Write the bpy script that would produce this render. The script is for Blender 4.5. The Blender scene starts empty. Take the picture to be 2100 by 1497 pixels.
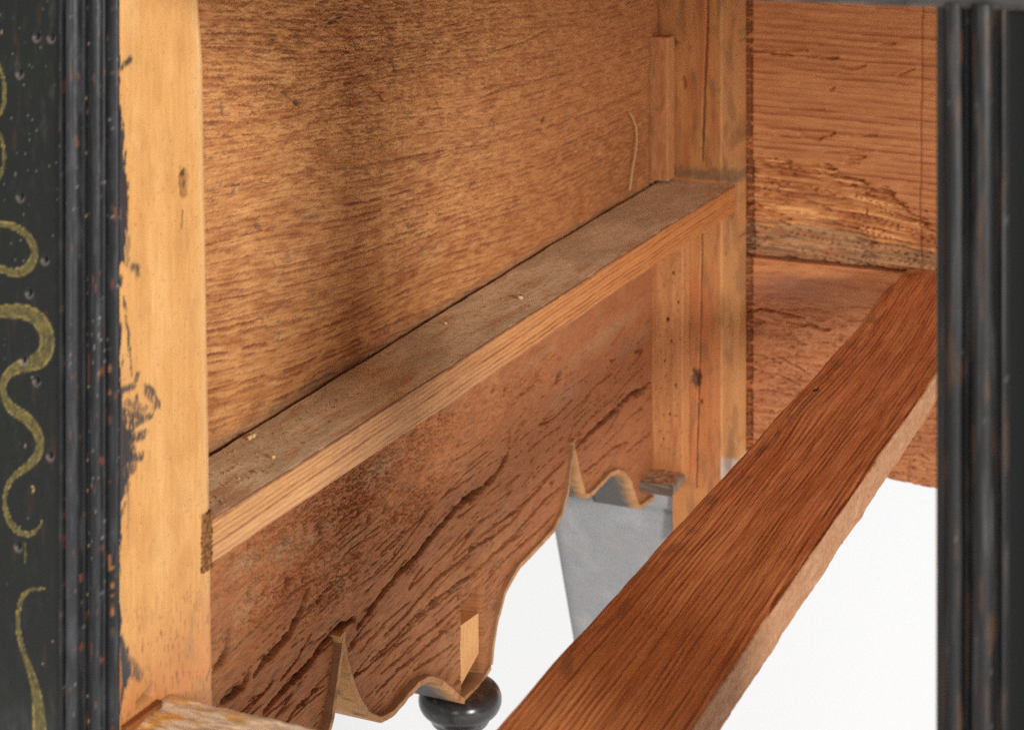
import bpy, math
import numpy as np
from mathutils import Vector

# ------------------------------------------------------------------ camera, light, exposure
SC = bpy.context.scene
MM = 0.001
HCAM = 0.80                       # camera height above the studio floor (m)
TH = math.radians(23.8)           # the camera looks this far to the left of the case's depth axis
FPX, PX0, PY0 = 3770.0, 1050.0, -375.0
CAMY = -400.0                     # mm in front of the case front
cam_d = bpy.data.cameras.new('camera')
cam = bpy.data.objects.new('camera', cam_d)
SC.collection.objects.link(cam)
SC.camera = cam
cam.location = (0, CAMY * MM, HCAM)
cam.rotation_euler = (math.radians(90), 0, TH)
cam_d.sensor_width = 36.0
cam_d.lens = FPX / 2100 * 36.0
cam_d.shift_y = -(748.5 - PY0) / 2100.0
cam_d.clip_start = 0.02
cam_d.clip_end = 60
cam_d.dof.use_dof = True
cam_d.dof.focus_distance = 0.66
cam_d.dof.aperture_fstop = 25.0

w = bpy.data.worlds.new('World')
SC.world = w
w.use_nodes = True
bg = w.node_tree.nodes['Background']
bg.inputs[0].default_value = (1, 1, 1, 1)
bg.inputs[1].default_value = 0.42

def area(name, loc, target, size, power, col=(1, 1, 1)):
    d = bpy.data.lights.new(name, 'AREA')
    d.shape = 'RECTANGLE'
    d.size, d.size_y = size
    d.energy = power
    d.color = col
    o = bpy.data.objects.new(name, d)
    SC.collection.objects.link(o)
    o.location = loc
    o.rotation_euler = (Vector(target) - Vector(loc)).to_track_quat('-Z', 'Y').to_euler()
    return o
area('softbox_key', (1.58, -1.0, 1.03), (-0.3, 0.2, 0.6), (0.44, 0.44), 43, (1, 0.98, 0.95))
area('softbox_fill', (0.0, -1.7, 1.0), (-0.25, 0.3, 0.5), (0.6, 0.6), 7, (1, 1, 1))
area('backdrop_lamp', (0.2, 1.9, 2.6), (0.2, 1.7, 0.0), (2.4, 1.6), 45, (1, 1, 1))
SC.cycles.use_denoising = False
SC.view_settings.view_transform = 'Standard'
SC.view_settings.look = 'None'
SC.view_settings.exposure = 0
SC.view_settings.gamma = 1
SC.view_settings.use_curve_mapping = False

# ------------------------------------------------------------------ helpers
CT, ST = math.cos(TH), math.sin(TH)
def unX(px, py, X):
    """where the sight line of a measured point meets the plane X = const: (Y, Z) in mm"""
    px = np.asarray(px, float); py = np.asarray(py, float)
    r = (px - PX0) / FPX
    d = X / (CT * r - ST)
    return ST * r * d + CT * d + CAMY, -(py - PY0) / FPX * d
def unY(px, py, Y):
    px = np.asarray(px, float); py = np.asarray(py, float)
    r = (px - PX0) / FPX
    d = (Y - CAMY) / (ST * r + CT)
    return CT * r * d - ST * d, -(py - PY0) / FPX * d
def unZ(px, py, Z):
    px = np.asarray(px, float); py = np.asarray(py, float)
    d = -Z * FPX / (py - PY0)
    r = (px - PX0) / FPX
    return CT * r * d - ST * d, ST * r * d + CT * d + CAMY

def _h(ix, iy, s):
    h = (ix.astype(np.uint32) * np.uint32(374761393) + iy.astype(np.uint32) * np.uint32(668265263)
         + np.uint32((s * 2654435761) & 0xffffffff))
    h = (h ^ (h >> np.uint32(13))) * np.uint32(1274126177)
    h = h ^ (h >> np.uint32(16))
    h = h * np.uint32(2246822519)
    return (h ^ (h >> np.uint32(15)))
def rnd(ix, s):
    ix = np.asarray(ix)
    return _h(ix.astype(np.int64), np.zeros_like(ix, dtype=np.int64), s).astype(np.float32) / np.float32(4294967295.0)
def pn(x, y, s=0):
    x = np.asarray(x, np.float32); y = np.asarray(y, np.float32)
    x, y = np.broadcast_arrays(x, y)
    fx = np.floor(x); fy = np.floor(y)
    ix = fx.astype(np.int64); iy = fy.astype(np.int64)
    dx = x - fx; dy = y - fy
    u = dx * dx * dx * (dx * (dx * 6 - 15) + 10); v = dy * dy * dy * (dy * (dy * 6 - 15) + 10)
    def g(a, b, ddx, ddy):
        an = _h(ix + a, iy + b, s).astype(np.float32) * np.float32(2 * math.pi / 4294967295.0)
        return np.cos(an) * ddx + np.sin(an) * ddy
    n0 = g(0, 0, dx, dy) * (1 - u) + g(1, 0, dx - 1, dy) * u
    n1 = g(0, 1, dx, dy - 1) * (1 - u) + g(1, 1, dx - 1, dy - 1) * u
    return (n0 * (1 - v) + n1 * v) * 1.4
def fbm(x, y, o=4, s=0, gain=0.5):
    t = 0; a = 1.0; n = 0
    for k in range(o):
        t = t + a * pn(x * 2 ** k, y * 2 ** k, s + 17 * k); n += a; a *= gain
    return t / n * 1.3
def ss(a, b, x):
    t = np.clip((x - a) / (b - a), 0, 1)
    return t * t * (3 - 2 * t)
def seg_dist(U, V, pts):
    """distance to a polyline, the signed side and the run along it"""
    pts = np.asarray(pts, float)
    best = np.full(U.shape, 1e9, np.float32); run = np.zeros(U.shape, np.float32); side = np.zeros(U.shape, np.float32)
    acc = 0.0
    tot = np.hypot(*(pts[1:] - pts[:-1]).T).sum()
    for (a, b) in zip(pts[:-1], pts[1:]):
        e = b - a; L = math.hypot(*e)
        if L < 1e-6: continue
        t = np.clip(((U - a[0]) * e[0] + (V - a[1]) * e[1]) / (L * L), 0, 1)
        qx = U - (a[0] + t * e[0]); qy = V - (a[1] + t * e[1])
        d = np.hypot(qx, qy); m = d < best
        best = np.where(m, d, best); run = np.where(m, acc + t * L, run)
        side = np.where(m, np.sign(e[0] * qy - e[1] * qx), side); acc += L
    return best, side, run / max(tot, 1e-6)
def lin(c):
    c = np.clip(np.asarray(c, np.float32) / 255.0, 0, 1)
    return np.where(c <= 0.04045, c / 12.92, ((c + 0.055) / 1.055) ** 2.4)
def col(c):
    return np.asarray(c, np.float32)
def mix(A, B, t):
    t = np.asarray(t, np.float32)[..., None]
    return A * (1 - t) + B * t
def flat(shape, c):
    return np.broadcast_to(col(c), tuple(shape) + (3,)).astype(np.float32).copy()
def rings(v, sp, seed, w=0.3):
    """late-wood line profile, 0..1, each ring its own strength"""
    ph = v / sp
    k = np.floor(ph); f = ph - k
    st = 0.35 + 0.65 * rnd(k.astype(np.int64), seed)
    wd = w * (0.6 + 0.8 * rnd(k.astype(np.int64), seed + 5))
    return st * np.exp(-((1 - f) / wd) ** 2) * ss(0.0, 0.10, f + 0.1 * (f < 0.5)) , k

# ------------------------------------------------------------------ materials
def wood_mat(name, stretch=(1, 1, 1), scale=900, amt=0.22, bump=0.25, spec=0.3, tint=(0.75, 0.6, 0.5)):
    m = bpy.data.materials.new(name); m.use_nodes = True
    nt = m.node_tree; N = nt.nodes; L = nt.links
    b = N['Principled BSDF']
    at = N.new('ShaderNodeAttribute'); at.attribute_name = 'Col'
    tc = N.new('ShaderNodeTexCoord'); mp = N.new('ShaderNodeMapping')
    mp.inputs['Scale'].default_value = stretch
    L.new(tc.outputs['Object'], mp.inputs['Vector'])
    n1 = N.new('ShaderNodeTexNoise'); n1.inputs['Scale'].default_value = scale
    n1.inputs['Detail'].default_value = 4; n1.inputs['Roughness'].default_value = 0.65
    L.new(mp.outputs[0], n1.inputs['Vector'])
    rp = N.new('ShaderNodeValToRGB')
    rp.color_ramp.elements[0].position = 0.3; rp.color_ramp.elements[1].position = 0.7
    rp.color_ramp.elements[0].color = (*tint, 1); rp.color_ramp.elements[1].color = (1.12, 1.1, 1.06, 1)
    L.new(n1.outputs['Fac'], rp.inputs[0])
    mx = N.new('ShaderNodeMix'); mx.data_type = 'RGBA'; mx.blend_type = 'MULTIPLY'
    mx.inputs['Factor'].default_value = min(1.0, amt * 2)
    L.new(at.outputs['Color'], mx.inputs['A']); L.new(rp.outputs[0], mx.inputs['B'])
    L.new(mx.outputs['Result'], b.inputs['Base Color'])
    L.new(at.outputs['Alpha'], b.inputs['Roughness'])
    b.inputs['Specular IOR Level'].default_value = spec
    bp = N.new('ShaderNodeBump'); bp.inputs['Strength'].default_value = bump; bp.inputs['Distance'].default_value = 0.0004
    L.new(n1.outputs['Fac'], bp.inputs['Height']); L.new(bp.outputs[0], b.inputs['Normal'])
    return m
M_PANEL = wood_mat('rough_pine', (1, 0.12, 1), 1500, 0.28, 0.5)
M_ROUGH = wood_mat('rough_hewn_wood', (1, 0.10, 1), 1700, 0.16, 0.18)
M_BEAM = wood_mat('old_red_pine', (1, 0.06, 1), 1500, 0.22, 0.3, 0.45)
M_VERT = wood_mat('plain_pine_upright', (1, 1, 0.08), 1400, 0.14, 0.15)
M_BACK = wood_mat('back_pine', (0.1, 1, 1), 1300, 0.22, 0.3)
M_DUST = wood_mat('dusty_wood', (1, 1, 1), 1500, 0.25, 0.5, 0.1)
M_BLACK = wood_mat('black_japanning', (1, 1, 0.35), 1500, 0.25, 0.12, 0.36, (0.6, 0.6, 0.62))
M_GLOSS = wood_mat('black_lacquer_turning', (1, 1, 1), 900, 0.15, 0.05, 0.6, (0.7, 0.7, 0.7))
M_PALE = wood_mat('pale_fibre', (1, 1, 1), 2000, 0.1, 0.0, 0.2)

# ------------------------------------------------------------------ mesh builders
ROOT = bpy.data.objects.new('high_chest', None)
SC.collection.objects.link(ROOT)
ROOT.empty_display_size = 0.1
ROOT['label'] = 'old black japanned chest with bare wood interior, seen through its empty drawer opening'
ROOT['category'] = 'chest'
BASE = Vector((-0.33, 0.3, 0.0))
ROOT.location = BASE

def link(name, me, mat, parent):
    o = bpy.data.objects.new(name, me)
    SC.collection.objects.link(o)
    me.materials.append(mat)
    if parent is not None:
        o.parent = parent
        o.matrix_parent_inverse.identity()
        if parent is ROOT: o['_off'] = 1
    if '_off' in o.keys(): del o['_off']
    return o

def raw_mesh(name, V, C, quads, ngons, smooth_n, mat, parent, rough):
    """V (n,3) in mm in case space; colours sRGB 0..255; the first smooth_n quads are smooth"""
    me = bpy.data.meshes.new(name)
    V = np.asarray(V, np.float64) * MM
    V[:, 2] += HCAM
    if parent is not None: V -= np.array(BASE)
    nv = len(V); nq = len(quads)
    loops = [np.asarray(quads, np.int32).ravel()] + [np.asarray(g, np.int32) for g in ngons]
    sizes = np.concatenate([np.full(nq, 4, np.int32), np.array([len(g) for g in ngons], np.int32)])
    allv = np.concatenate(loops).astype(np.int32)
    starts = np.concatenate([[0], np.cumsum(sizes)[:-1]]).astype(np.int32)
    me.vertices.add(nv); me.vertices.foreach_set('co', V.astype(np.float32).ravel())
    me.loops.add(len(allv)); me.loops.foreach_set('vertex_index', allv)
    me.polygons.add(len(sizes)); me.polygons.foreach_set('loop_start', starts)
    sm = np.zeros(len(sizes), bool); sm[:smooth_n] = True
    me.polygons.foreach_set('use_smooth', sm)
    me.update(calc_edges=True)
    a = me.attributes.new('Col', 'FLOAT_COLOR', 'POINT')
    rg = np.broadcast_to(np.asarray(rough, np.float32), (nv,))[:, None]
    a.data.foreach_set('color', np.concatenate([lin(C), rg], 1).astype(np.float32).ravel())
    me.validate()
    return link(name, me, mat, parent)

def gq(n, m, off=0, wrap=False):
    i = np.arange(n - 1)[:, None]; j = np.arange(m if wrap else m - 1)[None, :]
    j2 = (j + 1) % m
    a = i * m + j; b = i * m + j2; c = (i + 1) * m + j2; d = (i + 1) * m + j
    return (np.stack([a, b, c, d], -1).reshape(-1, 4) + off)

def sheet(name, P, C, back, mat, parent, rough=0.75, flip=False, drop=None):
    """a board: the worked face P (n,m,3), closed behind by moving its border by the vector back"""
    n, m, _ = P.shape
    V = [P.reshape(-1, 3)]; CC = [C.reshape(-1, 3)]
    q = [gq(n, m) if drop is None else gq(n, m)[~drop.ravel()]]
    nsm = len(q[0])
    back = np.asarray(back, float)
    off = n * m
    def strip(line, cl):
        nonlocal off
        k = len(line)
        V.append(line); V.append(line + back); CC.append(cl); CC.append(cl)
        qq = np.stack([np.arange(k - 1), np.arange(1, k), np.arange(1, k) + k, np.arange(k - 1) + k], -1) + off
        q.append(qq); off += 2 * k
    strip(P[0], C[0]); strip(P[-1][::-1], C[-1][::-1]); strip(P[::-1, 0], C[::-1, 0]); strip(P[:, -1], C[:, -1])
    k = m
    V.append(P[0] + back); V.append(P[-1] + back); CC.append(C[0]); CC.append(C[-1])
    q.append(np.stack([np.arange(k - 1), np.arange(1, k), np.arange(1, k) + k, np.arange(k - 1) + k], -1)[:, ::-1] + off)
    Q = np.concatenate(q)
    if flip: Q = Q[:, ::-1]
    nv = sum(len(x) for x in V)
    if np.ndim(rough) > 0:
        rr = np.full(nv, 0.75, np.float32); rr[:n * m] = np.asarray(rough).ravel(); rough = rr
    return raw_mesh(name, np.concatenate(V), np.concatenate(CC), Q, [], nsm, mat, parent, rough)

def tube_loop(name, P, C, mat, parent, rough=0.75, caps=True):
    """P (n,m,3): n sections of m points round, closed round, capped at the ends"""
    n, m, _ = P.shape
    Q = gq(n, m, 0, True)
    V = [P.reshape(-1, 3)]; CC = [C.reshape(-1, 3)]; ng = []
    if caps:
        V += [P[0], P[-1]]; CC += [C[0], C[-1]]
        ng = [np.arange(m)[::-1] + n * m, np.arange(m) + n * m + m]
    r = rough
    if np.ndim(rough) > 0:
        r = np.concatenate([np.asarray(rough).ravel(), np.asarray(rough)[0], np.asarray(rough)[-1]]) if caps else np.asarray(rough).ravel()
    return raw_mesh(name, np.concatenate(V), np.concatenate(CC), Q, ng, len(Q), mat, parent, r)

def rect_profile(a0, a1, b0, b1, r, counts):
    """points, normals, face ids (0 b0-side, 1 a1-side, 2 b1-side, 3 a0-side), counter-clockwise"""
    pts, nor, fid = [], [], []
    cor = [((a0 + r, b0), (a1 - r, b0), (0, -1)), ((a1, b0 + r), (a1, b1 - r), (1, 0)),
           ((a1 - r, b1), (a0 + r, b1), (0, 1)), ((a0, b1 - r), (a0, b0 + r), (-1, 0))]
    for k in range(4):
        p, q, nn = cor[k]
        for t in np.linspace(0, 1, counts[k]):
            pts.append((p[0] + (q[0] - p[0]) * t, p[1] + (q[1] - p[1]) * t)); nor.append(nn); fid.append(k)
        n2 = cor[(k + 1) % 4][2]; c = (q[0] - nn[0] * r, q[1] - nn[1] * r)
        for an in (30, 60):
            ca, sa = math.cos(math.radians(an)), math.sin(math.radians(an))
            d = (nn[0] * ca + n2[0] * sa, nn[1] * ca + n2[1] * sa)
            pts.append((c[0] + d[0] * r, c[1] + d[1] * r)); nor.append(d); fid.append(k)
    return np.array(pts), np.array(nor), np.array(fid)

def bar(name, axis, u, prof, fn, mat, parent, shift=None):
    """a length of wood along an axis ('X','Y','Z'); fn(U,A,B,F) -> height, colour, roughness"""
    pts, nor, fid = prof
    U, A = np.meshgrid(u, pts[:, 0], indexing='ij'); B = np.broadcast_to(pts[:, 1], U.shape)
    F = np.broadcast_to(fid, U.shape)
    h, C, r = fn(U, A, B, F)
    a = A + h * nor[:, 0]; b = B + h * nor[:, 1]
    if shift is not None:
        da, db = shift(U, A, B); a = a + da; b = b + db
    if axis == 'Y': P = np.stack([a, U, b], -1)
    elif axis == 'Z': P = np.stack([a, b, U], -1)
    else: P = np.stack([U, a, b], -1)
    return tube_loop(name, P, C, mat, parent, np.broadcast_to(np.asarray(r, np.float32), U.shape))

def spaced(a, b, n, bias=1.0):
    """n values from a to b, the step growing by the factor bias from first to last"""
    st = np.linspace(1, bias, n - 1); s = np.concatenate([[0], np.cumsum(st)])
    return a + (b - a) * s / s[-1]

def carve(U, V, lines, to_plane, wob=0.6, seed=3, wscale=1.0, sharp=0.45):
    """sum of cracks; each line (pixel points, width mm, depth mm): depth map (>=0) and lip map"""
    dep = np.zeros(U.shape, np.float32); lip = np.zeros(U.shape, np.float32)
    for i, (pts, wd, dp) in enumerate(lines):
        p = np.array(pts, float)
        y, z = to_plane(p[:, 0], p[:, 1]); q = np.stack([y, z], -1)
        lo = q.min(0) - 8; hi = q.max(0) + 8
        m = (U > lo[0]) & (U < hi[0]) & (V > lo[1]) & (V < hi[1])
        if not m.any(): continue
        u = U[m]; v = V[m]
        vv = v + wob * fbm(u / 6, v / 6, 3, seed + i)
        d, s, t = seg_dist(u, vv, q)
        wl = wd * (0.35 + 0.65 * np.sin(np.clip(t, 0.02, 0.98) * math.pi) ** 0.5) * (0.75 + 0.5 * fbm(u / 7, v * 0 + i, 2, seed + 9))
        wl = np.maximum(wl * wscale, 0.05)
        c = dp * (1 - ss(sharp, 1.0, d / wl))
        dep[m] = np.maximum(dep[m], c)
        lip[m] = np.maximum(lip[m], np.exp(-(d / (wd * 2.6)) ** 2) * (s > 0))
    return dep, lip

# ------------------------------------------------------------------ the setting: white seamless sweep
def sweep():
    s = []
    for y in np.linspace(-2.2, 3.0, 14): s.append((y, 0.0))
    for a in np.linspace(0, 90, 14)[1:]: s.append((3.0 + 1.2 * math.sin(math.radians(a)), 1.2 - 1.2 * math.cos(math.radians(a))))
    for z in np.linspace(1.2, 3.2, 6)[1:]: s.append((4.2, z))
    s = np.array(s)
    xs = np.linspace(-3.5, 3.5, 12)
    P = np.zeros((len(s), len(xs), 3)); P[..., 0] = xs[None]; P[..., 1] = s[:, 0:1]; P[..., 2] = s[:, 1:2] - HCAM
    me = raw_mesh('backdrop', P.reshape(-1, 3) * 1000, flat((P.shape[0] * P.shape[1],), (243, 243, 243)), gq(*P.shape[:2]), [], 10 ** 6, M_PAPER, None, 0.9)
    me['kind'] = 'structure'
    me['label'] = 'white seamless studio paper behind and below the chest'
M_PAPER = wood_mat('white_paper', (1, 1, 1), 300, 0.01, 0.0, 0.1, (0.98, 0.98, 0.98))
sweep()

# ------------------------------------------------------------------ side panel (upper board of the left side)
XJ = -289.6
def xP(Y): return -320.6 - 0.026 * (Y - 92)
def plP(px, py):
    X = -325.0
    for _ in range(4):
        Y, Z = unX(px, py, X); X = xP(Y)
    return Y, Z
def blobs(Y, Z, lst, to_plane, seed):
    out = np.zeros(Y.shape, np.float32)
    for i, (px, py, rx, ry, a) in enumerate(lst):
        y, z = to_plane(px, py); y2, z2 = to_plane(px + rx, py); _, z3 = to_plane(px, py + ry)
        ry_ = abs(y2 - y) + 0.1; rz_ = abs(z3 - z) + 0.1
        sh = (z2 - z) / max(y2 - y, 1e-3) * 0
        d = ((Y - y) / ry_) ** 2 + ((Z - z - sh * (Y - y)) / rz_) ** 2
        m = d < 6
        dd = d[m] * (1 + 0.7 * fbm(Y[m] / 9, Z[m] / 6, 3, seed + i))
        out[m] = np.maximum(out[m], a * np.exp(-np.maximum(dd, 0)))
    return out

def side_panel():
    y = spaced(45, 552, 820, 1.75); z = np.linspace(-203.5, -38, 440)
    Z, Y = np.meshgrid(z, y, indexing='ij')
    Yf = Y.astype(np.float32); Zf = Z.astype(np.float32)
    g = -0.11 * Yf + 0.00011 * (Yf - 100) ** 2
    v = Zf - g + 4.0 * fbm(Yf / 220, Zf / 45, 2, 11) + 0.35 * fbm(Yf / 22, Zf / 14, 2, 12)
    jag = 0.30 * fbm(Yf / 3.2, Zf / 2.5, 3, 13)
    r1, k = rings(v + jag, 2.35, 21, 0.42)
    r2, _ = rings(v + 0.8 * jag + 0.7, 1.1, 23, 0.45)
    brk = ss(-0.35, 0.15, fbm(Yf / 14, v / 2.5, 3, 31))
    reg = ss(-0.35, 0.35, fbm(Yf / 90, Zf / 35, 2, 33) + 0.25 * ss(260, 90, Yf) - 0.15)
    brk = brk * (0.6 + 0.4 * reg) * (1 - 0.25 * ss(300, 430, Yf))
    fib = fbm(Yf / 9.0, v / 0.65, 3, 41)
    fib2 = fbm(Yf / 2.4, v / 0.9, 3, 43)
    fuzz = ss(-150, -95, Zf + 18 * fbm(Yf / 45, Zf / 25, 3, 51)) * ss(60, 110, Yf) * (1 - 0.65 * ss(300, 420, Yf))
    fuzz = np.maximum(fuzz, blobs(Yf, Zf, [(905, 430, 90, 60, 0.9), (760, 300, 130, 80, 0.8)], plP, 52))
    tear = np.abs(fbm((Yf + 3 * fbm(Yf / 8, Zf / 6, 2, 61)) / 7.5, (v + 0.8 * fbm(Yf / 6, Zf / 4, 2, 62)) / 1.5, 3, 63))
    tear = 1 - ss(0.0, 0.16, tear)
    crk = np.clip(ss(0.28, 0.5, fbm(Yf / 9, v / 0.8, 2, 71)), 0, 1)
    gou, _ = carve(Yf, Zf, [([(608, 205), (618, 215)], 1.6, 1.2), ([(455, 212), (459, 232)], 2.0, 1.6), ([(448, 152), (466, 175)], 1.2, 0.8),
        ([(582, 186), (600, 205), (618, 220)], 0.8, 0.7), ([(640, 68), (650, 48)], 0.7, 0.8), ([(672, 48), (702, 34)], 1.2, 1.0), ([(555, 90), (566, 80)], 1.4, 1.0),
        ([(722, 78), (735, 104)], 0.8, 0.8), ([(805, 128), (812, 146)], 1.8, 1.4), ([(840, 15), (855, 38)], 0.6, 0.6), ([(464, 828), (466, 842)], 1.2, 1.0),
        ([(780, 196), (790, 208)], 1.4, 1.2), ([(738, 152), (752, 156)], 0.8, 0.7), ([(1183, 40), (1186, 22)], 1.0, 0.8), ([(1110, 248), (1120, 242)], 1.6, 1.3), ([(525, 460), (540, 470)], 1.6, 0.9),
        ([(560, 535), (566, 545)], 0.8, 0.8), ([(1255, 95), (1265, 70)], 1.4, 0.8), ([(512, 880), (520, 876)], 1.2, -1.2), ([(1000, 110), (1070, 90), (1130, 60)], 0.7, 0.8), ([(980, 205), (1040, 180), (1090, 172)], 0.7, 0.8)], plP, 0.3, 81)
    h = 0.9 * fbm(Yf / 60, Zf / 30, 3, 91) + 0.07 * fib + 0.05 * fib2 - 0.22 * r1 * brk - 0.09 * np.abs(fib) - 0.5 * crk * (0.35 + fuzz) - 0.75 * tear * fuzz * (0.4 + 0.6 * brk) - gou
    h += 0.35 * fuzz * fbm(Yf / 3.0, v / 0.9, 3, 95) + 0.12 * fbm(Yf / 1.6, Zf / 0.9, 2, 97)
    C = flat(Y.shape, (216, 156, 92))
    C = mix(C, col((228, 174, 108)), 0.5 * ss(0, 0.5, fbm(Yf / 30, v / 7, 3, 101)))
    C = mix(C, col((178, 112, 62)), 0.55 * ss(-0.1, 0.5, fbm(Yf / 22, v / 4, 3, 103)))
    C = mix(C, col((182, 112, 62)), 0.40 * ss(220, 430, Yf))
    C = mix(C, col((118, 62, 38)), np.clip(1.0 * r1 * brk + 0.45 * r2 * ss(-0.3, 0.2, fib), 0, 0.9) * (1 - 0.25 * fuzz))
    C = mix(C, col((120, 68, 38)), 0.55 * ss(0.05, 0.6, fib) * (0.55 + 0.45 * fuzz))
    C = mix(C, col((228, 172, 108)), 0.4 * ss(0.1, 0.6, -fib2) * (0.5 + 0.5 * fuzz))
    st = blobs(Yf, Zf, [(850, 110, 150, 40, 0.2), (690, 40, 160, 26, 0.25), (930, 310, 120, 40, 0.15), (1290, 330, 60, 90, 0.2)], plP, 111)
    C = mix(C, col((92, 58, 36)), st * ss(-0.4, 0.3, fib))  # soft shade under the top rail and divider, put into the panel colour
    C = mix(C, col((112, 98, 84)), 0.55 * ss(0.3, 0.6, fbm(Yf / 6, Zf / 3.2, 3, 121)) * ss(-0.2, 0.4, fbm(Yf / 40, Zf / 25, 2, 122)))
    C = mix(C, col((70, 60, 52)), np.clip(np.abs(gou) * 0.4, 0, 0.45))
    C = mix(C, col((120, 100, 80)), 0.4 * ss(-194, -200, Zf + 2 * fbm(Yf / 8, Zf, 2, 131)))
    gz = float(plP(1342, 80)[1])
    shade_slot = (Yf > 536.0 + 1.2 * ss(-190, gz, Zf)) & (Yf < 541.5) & (Zf < gz)
    h = np.where(shade_slot, -11.0, h); C = mix(C, col((56, 40, 30)), 0.85 * shade_slot)  # shadow line beside the glue block, put in as a dark-coloured groove
    C = C * col((0.97, 0.99, 1.05))
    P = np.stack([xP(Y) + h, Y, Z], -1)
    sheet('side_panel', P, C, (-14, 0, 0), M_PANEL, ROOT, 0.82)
    return
side_panel()

# ------------------------------------------------------------------ apron board (lower board) with its scalloped bottom edge
PROFILE = [(438, 1700), (520, 1700), (590, 1640), (640, 1560), (664, 1470), (676, 1390), (685, 1330), (690, 1293),
           (695, 1318), (706, 1368), (722, 1418), (744, 1455), (768, 1466), (795, 1452), (826, 1415), (850, 1390), (872, 1381),
           (893, 1388), (912, 1403), (934, 1424), (942, 1428), (960, 1413), (982, 1392), (999, 1362),
           (1003, 1320), (1013, 1260), (1030, 1205), (1056, 1158), (1100, 1112), (1130, 1080), (1148, 1042), (1158, 1000), (1166, 940), (1171, 900),
           (1178, 935), (1186, 975), (1196, 1011), (1206, 1008), (1224, 990), (1246, 967), (1262, 960), (1278, 966), (1290, 985), (1299, 1012), (1306, 1035), (1340, 1010)]
def profile_mm():
    p = np.array(PROFILE, float)
    y, z = plP(p[:, 0], p[:, 1])
    y = np.maximum.accumulate(y + np.arange(len(y)) * 1e-4)
    return y, z
PY_, PZ_ = profile_mm()
PY_[0] = 44.0; PY_[-1] = 541.0
ZTOP = -204.0
TEN = plP(np.array([947, 988, 947, 988]), np.array([1215, 1215, 1395, 1395]))

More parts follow.
